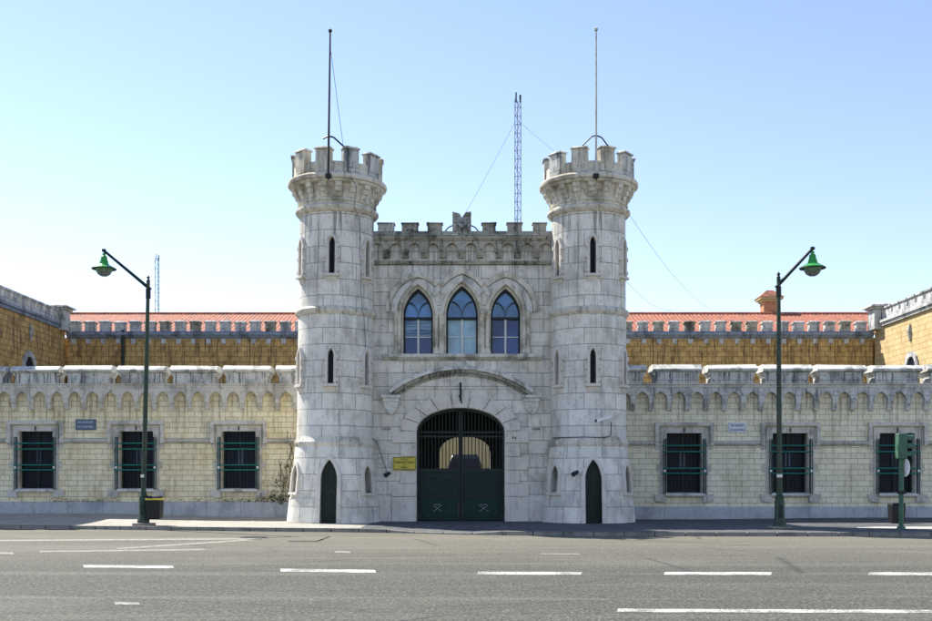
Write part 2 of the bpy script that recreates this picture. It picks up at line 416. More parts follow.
for a, b in zip(pts, pts[1:]):
    za, zb = kz(a), kz(b); g = .012
    ya, yb = ky(a), ky(b)
    m.mesh([(a + g, ya, RZ - .02), (b - g, yb, RZ - .02), (b - g, yb + .165, RZ - .02), (a + g, ya + .165, RZ - .02),
            (a + g, ya, za + .004), (b - g, yb, zb + .004), (b - g, yb + .165, zb + .004), (a + g, ya + .165, za + .004)],
           [(0, 3, 2, 1), (4, 5, 6, 7), (0, 1, 5, 4), (1, 2, 6, 5), (2, 3, 7, 6), (3, 0, 4, 7)])
structure(m, 'kerb', 'kerb', bevel=.015)
# pale strip painting a sunlit patch onto the dark cobbles at the right
m = MB(); xs = [12.6 + .8 * i for i in range(30)]
for i, (a, b) in enumerate(zip(xs, xs[1:])):
    y0a = 34.15 if i else 34.6
    m.poly([(a, y0a, .006 + gz(a, 35)), (b, 34.15, .006), (b, 35.3, .006), (a, 35.3 if i else 34.9, .006)])
structure(m, 'painted_sunlit_strip', 'pale')
def gp(px, py, z=RZ):
    y = 1080 * (1.6 - z) / (py - 478); return ((px - 466) * y / 1080, y)
def mark(px0, py0, px1, py1, th, name='lane_marking', mat='paint'):
    m = MB(); z = RZ + .004
    a0 = gp(px0, py0 + th / 2, z); a1 = gp(px1, py1 + th / 2, z); b1 = gp(px1 + (1 if px1 > 466 else -1), py1 - th / 2, z); b0 = gp(px0 + (1 if px1 > 466 else -1), py0 - th / 2, z)
    m.poly([(*a0, z), (*a1, z), (*b1, z), (*b0, z)]); structure(m, name, mat)
mark(84, 566, 174, 566.8, 2.6); mark(281, 570, 376, 571.2, 2.8); mark(477, 573, 581, 573.2, 2.8); mark(664, 573.2, 771, 573.4, 2.8)
mark(868, 573.4, 975, 573.6, 2.8); mark(-110, 563.5, -20, 564.6, 2.6)
mark(617, 610.2, 1100, 612, 3.2)
mark(-60, 540.8, 262, 538.6, 1.5, mat='paintf'); mark(118, 548.5, 262, 539, 1.3, mat='paintf'); mark(-30, 552.5, 14, 553.2, 1.8, mat='paintf')
mark(40, 551.5, 205, 549.5, 1.2, mat='paintf'); mark(115, 603, 140, 603.4, 2.6, mat='paintf')
mark(335, 551.5, 351, 552, 1.6, mat='paintf'); mark(540, 553.6, 580, 553.8, .8, mat='paintf')
# dark bent patch on the road by the kerb
m = MB(); z = RZ + .004
a = [gp(x, y, z) for x, y in ((288, 541.6), (318, 541.6), (324, 538.2), (328, 536.3), (331, 536.3), (322, 540.), (317, 540.7), (289, 540.7))]
m.poly([(*a[0], z), (*a[1], z), (*a[6], z), (*a[7], z)]); m.poly([(*a[1], z), (*a[2], z), (*a[5], z), (*a[6], z)]); m.poly([(*a[2], z), (*a[3], z), (*a[4], z), (*a[5], z)])
structure(m, 'dark_road_patch', 'black')

# ------------------------------------------------------------------ gothic windows' frames etc.
# ------------------------------------------------------------------ towers
def tower(cx, cy, phase, label, cams, patch=0):
    t = thing('round_tower', label, 'tower', (cx, cy, 0), 'pair of round gate towers')
    prof = [(0, -.3), (1.74, -.3), (1.71, .0), (1.63, .86), (1.585, .9), (1.43, 2.72), (1.375, 3.0), (1.372, 7.5), (1.36, 7.7), (1.35, 11.2), (1.35, 12.1), (0, 12.1)]
    m = MB(); m.lathe(prof, cx, cy, 72)
    body = m.build('shaft', 'ash2', t)
    cut = MB(); ANG = [(-57), 0, 57]
    def at_angle(mb, deg, src):
        a = radians(deg)
        def fn(p):   # local: x sideways, y = -(radial distance)
            x, y, z = p; return (cx + x * cos(a) - y * sin(a) * 1.0 * -1 * -1, cy + x * sin(a) + y * cos(a), z)
        mb.merge(src, fn)
    slits = []
    for deg in ANG:
        for z0, z1, hw, rr in ((4.97, 6.2, .105, 1.37), (8.88, 10.18, .105, 1.35)):
            a = gothic(hw, .26, 0, z1 - .26, 5); pts = a + [(hw, z0), (-hw, z0)]
            c = MB(); c.prism(pts, -1.8, -1.0); at_angle(cut, deg, c); slits.append((deg, z0, z1, hw, rr))
    for deg in (-57, 57):
        a = gothic(.2, .4, 0, 1.66, 6); c = MB(); c.prism(a + [(.2, 1.07), (-.2, 1.07)], -2., -1.15); at_angle(cut, deg, c)
    a = gothic(.29, .72, 0, 1.54, 8); c = MB(); c.prism(a + [(.29, -.5), (-.29, -.5)], -2.2, -1.05); at_angle(cut, 0, c)
    cm = cut.build('cutter', 'dark', None, smooth=0)
    ORGc = ORG[t.name]; cm.location = (-ORGc[0], -ORGc[1], 0); bpy.context.view_layer.update()
    # shaft is parented; evaluate boolean in thing space
    body.parent = None; bpy.context.view_layer.update()
    md = body.modifiers.new('b', 'BOOLEAN'); md.operation = 'DIFFERENCE'; md.object = cm; md.solver = 'EXACT'
    dg = bpy.context.evaluated_depsgraph_get(); me = bpy.data.meshes.new_from_object(body.evaluated_get(dg))
    body.modifiers.clear(); body.data = me; body.parent = t
    bpy.data.objects.remove(cm); finish(body, 'ash2', (cx, cy, 0), (cx, cy, 1.4), 30)
    for r, z, n_ in ((1.375, 2.72, 0), (1.355, 7.47, 1), (1.35, 11.13, 2)):
        e = .1 if n_ == 0 else .13 if n_ == 1 else .17
        m = MB(); m.lathe([(r - .1, z - .06), (r + .03, z - .04), (r + e * .75, z + .04), (r + e, z + .1), (r + e, z + .17), (r + e * .7, z + .21), (r + .0, z + .27 + (.1 if n_ == 0 else 0)), (r - .1, z + .3)], cx, cy, 72, True)
        m.build('string_ring', 'trim', t, (cx, cy, 1.5))
    # machicolated crown
    m = MB(); m.lathe([(1.2, 11.38), (1.38, 11.38), (1.38, 11.5), (1.4, 11.7), (1.46, 11.92), (1.5, 12.06), (1.66, 12.08), (1.7, 12.12), (1.7, 12.17), (1.79, 12.19), (1.81, 12.24), (1.81, 12.31), (1.77, 12.36), (1.66, 12.42),
                       (1.6, 12.44), (1.6, 12.8), (1.36, 12.8), (1.36, 12.3), (0, 12.3)], cx, cy, 72)
    m.build('crown', 'trim', t, (cx, cy, 1.6))
    m = MB()
    for k in range(18):
        c = MB(); w = .24
        c.profx([(-1.34, 11.56), (-1.43, 11.6), (-1.47, 11.74), (-1.53, 11.76), (-1.57, 11.9), (-1.64, 11.93), (-1.66, 12.07), (-1.3, 12.07)], -w / 2, w / 2)
        at_angle(m, phase + 20 * k, c)
    m.lathe([(1.3, 11.46), (1.4, 11.46), (1.44, 11.5), (1.4, 11.55), (1.3, 11.55)], cx, cy, 72, True)
    m.build('corbel_table', 'trim', t)
    for k in range(10):
        mm = MB(); c = MB(); h = random.uniform(-.03, .03)
        c.box(-.28, .28, -1.64, -1.33, 12.44, 13.22 + h, .0, .0); c.box(-.32, .32, -1.685, -1.3, 13.222 + h, 13.27 + h); c.box(-.3, .3, -1.67, -1.31, 13.272 + h, 13.33 + h, .07, .07)
        at_angle(mm, phase + 36 * k, c); mm.jit(.013).build('merlon', 'merl' if k % 3 else 'trim', t, bevel=.012)
    # slit surrounds
    for deg, z0, z1, hw, rr in slits:
        fr = MB(); c = MB()
        o = [(-hw - .1, z0 - .02)] + gothic(hw + .1, .4, 0, z1 - .28, 5) + [(hw + .1, z0 - .02)]
        i = [(-hw, z0 - .02)] + gothic(hw, .26, 0, z1 - .26, 5) + [(hw, z0 - .02)]
        c.band(o, i, -rr - .11, -rr + .08)
        for s_ in (-1, 1):
            for zz in (z0 + .12, (z0 + z1) / 2 - .05, z1 - .3): c.box(min(s_ * (hw + .09), s_ * (hw + .17)), max(s_ * (hw + .09), s_ * (hw + .17)), -rr - .12, -rr + .08, zz - .07, zz + .07)
        c.box(-hw - .17, hw + .17, -rr - .16, -rr + .08, z0 - .12, z0 - .023)
        c.profx([(-rr + .08, z0 - .3), (-rr - .02, z0 - .3), (-rr - .09, z0 - .122), (-rr + .08, z0 - .122)], -hw - .07, hw + .07)
        at_angle(fr, deg, c); w = fr.build('slit_window', 'pale', t, bevel=.01)
        p = MB(); c = MB(); c.box(-hw - .02, hw + .02, -rr + .22, -rr + .24, z0 - .05, z1 + .02); at_angle(p, deg, c); p.build('pane', 'glassd', w)
    for deg in (-57, 57):
        fr = MB(); c = MB()
        o = [(-.33, 1.07)] + gothic(.33, .58, 0, 1.62, 6) + [(.33, 1.07)]; i = [(-.2, 1.07)] + gothic(.2, .4, 0, 1.66, 6) + [(.2, 1.07)]
        def tilt(mb):
            mb.v = [(x, y + (z - 1.1) * .085, z) for x, y, z in mb.v]
        c.band(o, i, -1.64, -1.35); c.box(-.36, .36, -1.67, -1.4, .98, 1.067); tilt(c)
        at_angle(fr, deg, c); w = fr.build('base_window', 'pale', t, bevel=.012)
        p = MB(); c = MB(); c.box(-.22, .22, -1.3, -1.28, 1., 2.12); at_angle(p, deg, c); p.build('pane', 'glassd', w)
    fr = MB(); c = MB()
    o = [(-.44, .0)] + gothic(.44, .98, 0, 1.46, 8) + [(.44, .0)]; i = [(-.29, .0)] + gothic(.29, .72, 0, 1.54, 8) + [(.29, .0)]
    c.band(o, i, -1.775, -1.35); c.v = [(x, y + z * .105, z) for x, y, z in c.v]
    at_angle(fr, 0, c); d = fr.build('door_frame', 'pale', t, bevel=.012)
    dr = MB(); c = MB(); c.box(-.31, .31, -1.32, -1.26, 0, 2.3)
    for k in range(5): c.box(-.27 + .11 * k, -.18 + .11 * k, -1.335, -1.322, .05, 2.2)
    at_angle(dr, 0, c); dd = dr.build('door', 'wood', t)
    h = MB(); h.tube((cx + .18, cy - 1.36, 1.0), (cx + .18, cy - 1.36, 1.16), .015); h.tube((cx + .18, cy - 1.33, 1.08), (cx + .18, cy - 1.37, 1.08), .012); h.build('handle', 'gmast', dd)
    return t
TL = (-4.86, 39.7); TR = (4.5, 39.7)
tl = tower(*TL, -12, 'pale stone round battlemented tower left of the gate with a dark flagpole', None)
tl.rotation_euler.y = .011
tower(*TR, 18, 'pale stone round battlemented tower right of the gate with security camera and pale flagpole', None)

# ------------------------------------------------------------------ gatehouse between the towers
Y0 = 40.
gh = thing('gatehouse', 'pale stone gatehouse with iron gate and three blue pointed windows between the round towers', 'gatehouse', (-.2, Y0, 0))
GX = -.2
inner = [(GX - 1.63, 3.28)] + ellip(1.63, .9, GX, 3.3, 22)[1:-1] + [(GX + 1.63, 3.28)]
m = MB(); X0, X1 = -4.3, 4.0
wall(m, X0, X1, -.1, 5.95, Y0, .55, [(GX, -.1, inner)])
W = [(-1.78, .62, 1.14, 7.62), (-.15, .66, 1.2, 7.66), (1.47, .62, 1.14, 7.62)]   # cx, half width, rise, spring
wall(m, X0, X1, 5.95, 10.4, Y0, .45, [(c, 6.19, gothic(a, h, c, z, 10)) for c, a, h, z in W])
m.poly([(X0, Y0, -.1), (X0, Y0 + 8, -.1), (X0, Y0 + 8, 10.4), (X0, Y0, 10.4)]); m.poly([(X1, Y0, -.1), (X1, Y0, 10.4), (X1, Y0 + 8, 10.4), (X1, Y0 + 8, -.1)])
EA = [(GX - 1.12 + .15, 2.75)] + ellip(1.12, .68, GX + .15, 2.77, 16)[1:-1] + [(GX + 1.12 + .15, 2.75)]
wall(m, X0, X1, -.1, 10.4, Y0 + 8, .4, [(GX + .15, -.1, EA)])
m.build('wall', 'ash', gh, smooth=0)
m = MB(); m.box(X0 + .01, X1 - .01, Y0 + .3, Y0 + 7.9, 10.2, 10.39); m.build('roof', 'lead', gh)
# passage
m = MB(); px = 2.3
m.poly([(GX - px, Y0 + .56, -.1), (GX - px, Y0 + 8.4, -.1), (GX - px, Y0 + 8.4, 4.6), (GX - px, Y0 + .56, 4.6)]); m.poly([(GX + px, Y0 + .56, -.1), (GX + px, Y0 + .56, 4.6), (GX + px, Y0 + 8.4, 4.6), (GX + px, Y0 + 8.4, -.1)])
m.poly([(GX - px, Y0 + .56, 4.6), (GX + px, Y0 + .56, 4.6), (GX + px, Y0 + 8.4, 4.6), (GX - px, Y0 + 8.4, 4.6)])
wall(m, GX - px, GX + px, -.1, 4.6, Y0 + 7.7, .2, [(GX + .15, -.1, EA)])
wall(m, GX - px, GX + px, -.1, 4.6, Y0 + .57, .05, [(GX, -.1, inner)])
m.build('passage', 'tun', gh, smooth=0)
m = MB(); m.poly([(X0 + .5, Y0 + 1.4, 5.9), (X1 - .5, Y0 + 1.4, 5.9), (X1 - .5, Y0 + 1.4, 9.3), (X0 + .5, Y0 + 1.4, 9.3)]); m.build('upper_room', 'dark', gh)
# base plinth band, low
for a, b in ((-3.35, GX - 2.56), (GX + 2.52, 3.05)):
    m = MB(); m.profx([(Y0 + .05, -.05), (Y0 - .07, -.05), (Y0 - .07, .82), (Y0 - .03, .9), (Y0 + .05, .9)], a, b); m.build('plinth', 'pale', gh, bevel=.01)
# quoins
rows = [(-.05, .9, 2.55, 2.54, .1), (.92, 1.38, 2.54, 2.52, .085), (1.4, 1.88, 2.22, 2.2, .07), (1.9, 2.38, 2.54, 2.52, .085), (2.4, 2.88, 2.22, 2.2, .07), (2.9, 3.33, 2.54, 2.52, .085)]
rows[0] = (-.05, .9, 2.55, 2.52, .1)
for z0, z1, wl, wr, d in rows:
    for s_, w in ((-1, wl), (1, wr)):
        a, b = sorted((GX + s_ * 1.632, GX + s_ * w)); m = MB(); m.box(a, b, Y0 - d, Y0 + .3, z0, z1); m.build('quoin', 'pale', gh, bevel=.018)
NV = 9; tt = [pi * k / 72 for k in range(73)]
def E(a, h, z, t): return (GX - a * cos(t), z + h * sin(t))
for k in range(NV):
    if k == 4: continue
    a0, a1 = pi * k / NV + .012, pi * (k + 1) / NV - .012
    ts = [a0 + (a1 - a0) * j / 5 for j in range(6)]
    m = MB(); m.band([E(2.23, 1.36, 3.35, t) for t in ts], [E(1.632, .89, 3.32, t) for t in ts], Y0 - .085, Y0 + .3); m.build('voussoir', 'pale', gh, bevel=.015)
m = MB(); m.prism([(GX - .25, 4.19), (GX + .25, 4.19), (GX + .33, 4.86), (GX - .33, 4.86)], Y0 - .14, Y0 + .3); m.build('keystone', 'pale', gh, bevel=.02)
m = MB(); m.tube((GX + .0, Y0 - .22, 5.12), (GX + .0, Y0 - .22, 4.45), .04); m.tube((GX, Y0 - .22, 4.62), (GX - .07, Y0 - .2, 4.62), .03); m.tube((GX, Y0 - .22, 5.1), (GX, Y0 - .0, 5.1), .025); m.tube((GX + .02, Y0 - .2, 4.45), (GX + .04, Y0 - .13, 4.36), .025)
m.build('iron_bracket', 'iron', gh)
# segmental relief over the arch
m = MB(); m.box(GX - 2.72, GX + 2.78, Y0 - .05, Y0 + .1, 4.9, 5.93); pn = m.build('relief_panel', 'ash', gh)
R = 4.48; cz = 5.72 - R; th = math.asin(2.68 / R)
def arc(r, d=0): return [(GX + .03 + r * sin(-th + 2 * th * k / 30), cz + r * cos(-th + 2 * th * k / 30)) for k in range(31)]
m = MB(); m.band(arc(R + .02), arc(R - .12), Y0 - .26, Y0 + .0); m.build('hood_mould', 'copg', gh, bevel=.01)
m = MB(); m.band(arc(R - .123), arc(R - .24), Y0 - .17, Y0 + .0)
for k in range(44):
    t = -th + 2 * th * (k + .5) / 44; c = (GX + .03 + (R - .3) * sin(t), cz + (R - .3) * cos(t))
    m.box(c[0] - .035, c[0] + .035, Y0 - .12, Y0, c[1] - .05, c[1] + .05)
m.build('dentil_band', 'dirty', gh)
for s_ in (-1, 1):
    x = GX + .03 + s_ * 2.6; m = MB()
    m.box(x - .36, x + .36, Y0 - .3, Y0 - .0, 4.55, 4.66); m.box(x - .3, x + .3, Y0 - .24, Y0, 4.42, 4.547)
    m.prism([(x - .26, 4.417), (x + .26, 4.417), (x + .25, 4.2), (x + .14, 4.03), (x, 3.92), (x - .14, 4.03), (x - .25, 4.2)], Y0 - .2, Y0)
    m.build('corbel', 'copg', gh, bevel=.015)
    m = MB(); xa, xb = sorted((GX + .03 + s_ * 2.62, GX + .03 + s_ * 2.9)); m.box(xa, xb, Y0 - .1, Y0 + .02, 3.4, 3.45); m.build('wall_moulding', 'dirty', gh)
# sill ledge
m = MB(); m.profx([(Y0 + .05, 5.94), (Y0 - .1, 5.95), (Y0 - .28, 6.06), (Y0 - .3, 6.12), (Y0 - .3, 6.17), (Y0 + .05, 6.19)], -3.1, 2.78); m.build('sill_ledge', 'copg', gh, bevel=.008)
# windows
for wi, (c, a, h, z) in enumerate(W):
    m = MB()
    def fr(a_, h_, z_): return [(c - a_, 6.2)] + gothic(a_, h_, c, z_, 12) + [(c + a_, 6.2)]
    m.band(fr(a + .13, h + .2, z), fr(a + .004, h + .006, z), Y0 - .07, Y0 + .04)
    m.band(fr(a - .004, h - .006, z), fr(a - .07, h - .12, z), Y0 + .1, Y0 + .3)
    w = m.build('window', 'trim', gh, bevel=.01)
    ia, ih = a - .07, h - .12
    m = MB(); m.band(fr(ia - .002, ih - .003, z), fr(ia - .065, ih - .12, z), Y0 + .3, Y0 + .4)
    m.box(c - ia + .02, c + ia - .02, Y0 + .3, Y0 + .38, 7.5, 7.6)
    # tracery bars
    ja, jh = ia - .06, ih - .12
    for s_ in (-1, 1):
        g = gothic(ja * .5, jh * .62, c + s_ * ja * .5, 7.6, 8)
        Rr = ja * 1.1
        L = [(c + s_ * (ja - (ja * 1.55) * sin(q * pi / 2 / 8 * 1.0)), 7.6 + 0.0 + jh * .78 * (1 - cos(q * pi / 2 / 8))) for q in range(9)]
        # curved Y bar from mullion foot up to the outer arch
        L = [(c + s_ * ja * .72 * (1 - cos(q / 8 * pi / 2)), 7.58 + jh * .62 * sin(q / 8 * pi / 2)) for q in range(9)]
        m.band([(x_, z_ + .022) for x_, z_ in L], [(x_, z_ - .022) for x_, z_ in L], Y0 + .31, Y0 + .37)
    m.build('frame', 'iron', w)
    m = MB(); m.box(c - .035, c + .035, Y0 + .3, Y0 + .36, 6.22, 7.498); m.box(c - ia + .07, c + ia - .07, Y0 + .32, Y0 + .352, 6.84, 6.875); m.build('mullion', 'mull', w)
    m = MB(); m.poly([(c - ia, Y0 + .385, 6.2), (c + ia, Y0 + .385, 6.2), (c + ia, Y0 + .385, 7.55), (c - ia, Y0 + .385, 7.55)])
    m.build('pane', 'glassc' if wi == 1 else 'glassl' if wi == 0 else 'glassb', w, label='pale curtained pane' if wi == 1 else None)
    m = MB(); m.poly([(x_, Y0 + .385, z_) for x_, z_ in gothic(ia - .01, ih - .01, c, z, 8)] + [(c + ia - .01, Y0 + .385, 7.552), (c - ia + .01, Y0 + .385, 7.552)]); m.build('pane', 'glasst', w)
# colonnettes
for x in (-2.6, -1.1, -.93, .63, .8, 2.3):
    m = MB(); m.lathe([(.0, 6.19), (.13, 6.19), (.13, 6.27), (.1, 6.33), (.11, 6.38), (.062, 6.42), (.062, 7.5), (.09, 7.54), (.075, 7.58), (.12, 7.66), (.13, 7.7), (.13, 7.76), (0, 7.76)], x, Y0 - .06, 16); m.build('colonnette', 'trim', gh)
# hood moulds over the windows
H = [(-1.78, 1.2, 1.5, 7.75), (-.15, 1.2, 1.62, 7.75), (1.47, 1.2, 1.5, 7.75)]
def arch_z(c, a, h, z, x):
    R_ = (a * a + h * h) / (2 * a); k = R_ - a; dx = abs(x - c)
    return z + sqrt(max(0, R_ * R_ - (dx + k) ** 2)) if dx < a else -1
for j, (c, a, h, z) in enumerate(H):
    for nm, oa, ia, dd, mt in (('hood_arch', 0, .2, .1, 'trim'), ('label_mould', -.24, .3, .05, 'copg')):
        if nm == 'label_mould': o = gothic(a - .2, h - .26, c, z, 40); i = gothic(a - .42, h - .5, c, z, 40)
        else: o = gothic(a, h, c, z, 40); i = gothic(a - .17, h - .22, c, z, 40)
        keep = []
        for p, q in zip(o, i):
            if all(arch_z(*H[kk], p[0]) <= p[1] + 1e-6 if kk != j else True for kk in range(3)) if nm == 'hood_arch' else True: keep.append((p, q))
        if nm == 'label_mould':
            bx = {0: (-9, -.97), 1: (-.97, .66), 2: (.66, 9)}[j]; keep = [(p, q) for p, q in keep if bx[0] <= p[0] <= bx[1]]
        if nm == 'hood_arch':
            bx = {0: (-9, -.975), 1: (-.965, .655), 2: (.665, 9)}[j]
        keep = [((min(max(p[0], bx[0]), bx[1]), p[1]), (min(max(q[0], bx[0]), bx[1]), q[1])) for p, q in keep]
        m = MB(); m.band([p for p, q in keep], [q for p, q in keep], Y0 - dd - .03 * (j == 1), Y0 + .02); m.build(nm, mt, gh, bevel=.01)
# frieze, cornice, parapet
def arcade(mb, x0, n, pitch, zt, zs, za, zc, y, d, gap=.2, cd=.2):
    hw = (pitch - gap) / 2
    ops = [(x0 + pitch * (k + .5), zs, gothic(hw, za - zs, x0 + pitch * (k + .5), zs, 5)) for k in range(n)]
    wall(mb, x0, x0 + n * pitch, zs, zt, y, d, ops)
    mb.poly([(x0, y, zt), (x0 + n * pitch, y, zt), (x0 + n * pitch, y + d, zt), (x0, y + d, zt)])
    for k in range(n + 1):
        xc = x0 + pitch * k; g = gap / 2
        mb.box(xc - g - .02, xc + g + .02, y - .015, y + d, zs - .07, zs + .01)
        mb.profx([(y + d, zc), (y + d * .55, zc + .02), (y + .02, zs - .072), (y + d, zs - .072)], xc - g, xc + g)
m = MB(); arcade(m, -3.62, 10, .69, 10.34, 10.0, 10.26, 9.72, Y0 - .22, .22, .24); m.build('corbel_frieze', 'dirty', gh, smooth=0)
m = MB(); m.profx([(Y0 + .05, 9.49), (Y0 - .07, 9.49), (Y0 - .1, 9.56), (Y0 - .1, 9.62), (Y0 + .05, 9.66)], -3.6, 3.28); m.build('string_course', 'dirty', gh)
m = MB(); m.profx([(Y0 + .3, 10.342), (Y0 - .26, 10.342), (Y0 - .34, 10.42), (Y0 - .36, 10.53), (Y0 - .25, 10.56), (Y0 - .2, 10.7), (Y0 + .3, 10.7)], -3.66, 3.34); m.build('cornice', 'dirty', gh, bevel=.01)
for x0, x1 in ((377.8, 394.7), (401.6, 418.5), (427, 442.6), (481.8, 496), (506.6, 522), (532.4, 546.5)):
    a, b = [(x - 466) / 27. for x in (x0, x1)]
    m = MB(); m.box(a + .02, b - .02, Y0 - .2, Y0 + .25, 10.7, 10.98); m.box(a - .02, b + .02, Y0 - .24, Y0 + .28, 10.982, 11.03, 0, .04); m.jit(.012).build('merlon', 'dirty' if x0 > 395 else 'merl', gh, bevel=.015)
# central merlon with carved arms
a, b = -.5, .19
m = MB(); m.prism([(a, 10.7), (b, 10.7), (b, 11.4), (b - .2, 11.38), (-.155, 11.25), (a + .2, 11.38), (a, 11.4)][:4] + [(-.155, 11.25)], Y0 - .22, Y0 + .2) if False else None
m.box(a, b, Y0 - .22, Y0 + .2, 10.7, 11.22)
m.prism([(a, 11.222), (-.18, 11.222), (-.22, 11.34), (a, 11.42)], Y0 - .22, Y0 + .2); m.prism([(-.13, 11.222), (b, 11.222), (b, 11.42), (-.02, 11.4)], Y0 - .22, Y0 + .2)
cm_ = m.build('carved_merlon', 'dirty', gh, bevel=.015)
m = MB(); m.prism([(-.34, 11.2), (.03, 11.2), (.03, 10.98), (-.155, 10.8), (-.34, 10.98)], Y0 - .27, Y0 - .2)
for k in range(5):
    m.tube((a + .06 + .02 * k, Y0 - .23, 10.76 + .1 * k), (a + .12, Y0 - .23, 10.86 + .1 * k), .025, n=6); m.tube((b - .06 - .02 * k, Y0 - .23, 10.76 + .1 * k), (b - .12, Y0 - .23, 10.86 + .1 * k), .025, n=6)
m.build('coat_of_arms', 'side', cm_, bevel=.01)
for s_, xe in ((-1, a), (1, b)):
    m = MB(); m.path([(xe, Y0, 10.95), (xe + s_ * .15, Y0, 10.88), (xe + s_ * .3, Y0, 10.7)], .025); m.build('stay', 'iron', gh)
# ---- the iron gate
gt = MB(); y = Y0 + .32
def iz(x):   # inner arch height
    t = (x - GX) / 1.6; return 3.3 + .88 * sqrt(max(0, 1 - t * t))
gt.box(GX - .085, GX + .085, y + .055, y + .07, -.05, 4.1)
gt.band([(GX - 1.62, -.02)] + ellip(1.62, .88, GX, 3.3, 22) + [(GX + 1.62, -.02)], [(GX - 1.54, -.02)] + ellip(1.54, .8, GX, 3.3, 22) + [(GX + 1.54, -.02)], y - .04, y + .06)
gate = gt.build('gate', 'iron', gh)
for s_ in (-1, 1):
    lf = MB(); x0, x1 = sorted((GX + s_ * .02, GX + s_ * 1.55))
    lf.box(x0, x1, y - .03, y + .05, 1.83, 1.95); lf.box(x0, x1, y - .03, y + .05, 3.12, 3.18); lf.box(x0, x1, y - .03, y + .05, 3.28, 3.34); lf.box(x0, x1, y - .03, y + .05, .86, .94)
    xe = GX + s_ * .05; lf.box(xe - .03, xe + .03, y - .04, y + .06, .02, 4.14)
    leaf = lf.build('gate_leaf', 'iron', gate)
for s_ in (-1, 1):
    x0, x1 = sorted((GX + s_ * .09, GX + s_ * 1.53))
    p = MB(); p.box(x0, x1, y + .0, y + .03, .03, .86); p.box(x0 + .1, x1 - .1, y - .02, y - .001, .12, .78, .02, .0); p.box(x0, x1, y, y + .03, .94, 1.83)
    p.build('gate_panel', 'green', gate, bevel=.006)
    b = MB(); n = 11
    for k in range(n):
        x = x0 + (x1 - x0) * (k + .5) / n
        b.tube((x, y, 1.95), (x, y, iz(x) - .06), .02, n=6); b.lathe([(0, 3.2), (.035, 3.23), (0, 3.26)], x, y, 6)
    b.build('gate_bars', 'iron', gate)
    b = MB()
    for k in range(11):
        x = x0 + (x1 - x0) * (k + .5) / 11; b.box(x - .02, x + .02, y - .03, y - .002, .95, 1.8)
    b.box(x0, x1, y - .035, y + .04, 1.64, 1.7)
    b.build('gate_ribs', 'iron', gate)
    c = GX + s_ * .86; e = MB()
    for q in (-1, 1):
        e.tube((c - q * .12, y - .035, .38), (c + q * .12, y - .035, .56), .009, n=6)
        e.tube((c + q * .12, y - .035, .38), (c + q * .18, y - .035, .37), .009, n=6)
    e.path([(c - .17, y - .035, .56), (c - .08, y - .035, .63), (c, y - .035, .59), (c + .08, y - .035, .63), (c + .17, y - .035, .56)], .008)
    e.build('gate_emblem', 'gmastl', gate)
# small things on the gatehouse
s = thing('wall_sign', 'yellow enamel sign with black lettering on the stone blocks left of the gate', 'sign', (-2.22, Y0 - .13, 1.9))
m = MB(); m.box(-2.7, -1.84, Y0 - .135, Y0 - .09, 1.9, 2.38); m.build('plate', 'ysign', s, bevel=.005)
m = MB(); m.band([(-2.685, 1.915), (-1.855, 1.915), (-1.855, 2.365), (-2.685, 2.365)], [(-2.67, 1.93), (-1.87, 1.93), (-1.87, 2.35), (-2.67, 2.35)], Y0 - .139, Y0 - .13, True); m.build('border', 'ink', s)
text('D.G.S.P.', .09, -2.26, 2.295, Y0 - .138, 'ink', s); text('ESTABELECIMENTO PRISIONAL', .095, -2.27, 2.18, Y0 - .138, 'ink', s, width=.72)
text('DE', .06, -2.27, 2.09, Y0 - .138, 'ink', s); text('LISBOA', .085, -2.27, 1.99, Y0 - .138, 'ink', s)
m = MB(); m.box(1.72, 1.76, Y0 - .1, Y0 - .088, 3.05, 3.14); m.box(1.82, 1.85, Y0 - .1, Y0 - .088, 3.04, 3.1); m.box(1.8, 1.87, Y0 - .1, Y0 - .088, 3.1, 3.115)
tag(m.build('house_number', 'ink'), 'small dark number mark on the stone block right of the gate', 'number sign')
def flood(x, y_, z, lab):
    t = thing('floodlight', lab, 'lamp', (x, y_, z)); m = MB(); m.tube((x, y_ + .0, z), (x, y_ - .18, z + .02), .02); m.build('arm', 'black', t)
    m = MB(); m.tube((x + .1, y_ - .2, z + .08), (x - .1, y_ - .26, z - .04), .06, .09, 10); m.build('lamp_head', 'black', t); return t
flood(-2.9, Y0, 1.72, 'small black floodlight on the wall between left tower and yellow sign')
flood(3.85, 38.32, 1.75, 'small black floodlight on the front of the right tower beside its door')
# lightning cable
m = MB(); A = [(-4.3, 38.05, 12.4), (-4.02, 38.2, 11.9), (-4.1, 38.3, 11.2), (-3.95, 38.62, 10.9), (-3.85, 38.6, 8.2), (-3.8, 38.55, 7.6), (-3.75, 38.75, 7.4), (-3.5, 39.5, 3.1), (-3.28, Y0 - .03, 2.9), (-2.92, Y0 - .03, 1.8)]
A = [(x + .0125 * z if i < 7 else x, y - .02, z) for i, (x, y, z) in enumerate(A)]; m.path(A, .013); tag(m.build('cable', 'wire'), 'thin dark cable running down the left tower to the small floodlight', 'cable')
m = MB(); m.path([(5.15, 38.3, 3.6), (5.13, 38.28, 3.1), (4.9, 38.2, 3.03), (4.2, 38.17, 3.05), (3.6, 38.5, 3.05), (3.15, 39.2, 3.05)], .016); tag(m.build('cable', 'black'), 'black cable along the ring of the right tower under the camera', 'cable')
t = thing('security_camera', 'white security camera on a bracket on the right tower above the door', 'camera', (4.95, 38.3, 3.6))
m = MB(); m.tube((5.12, 38.35, 3.62), (5.12, 38.08, 3.6), .025); m.tube((5.12, 38.1, 3.6), (4.95, 38.02, 3.64), .02); m.build('bracket', 'mull', t)
m = MB()
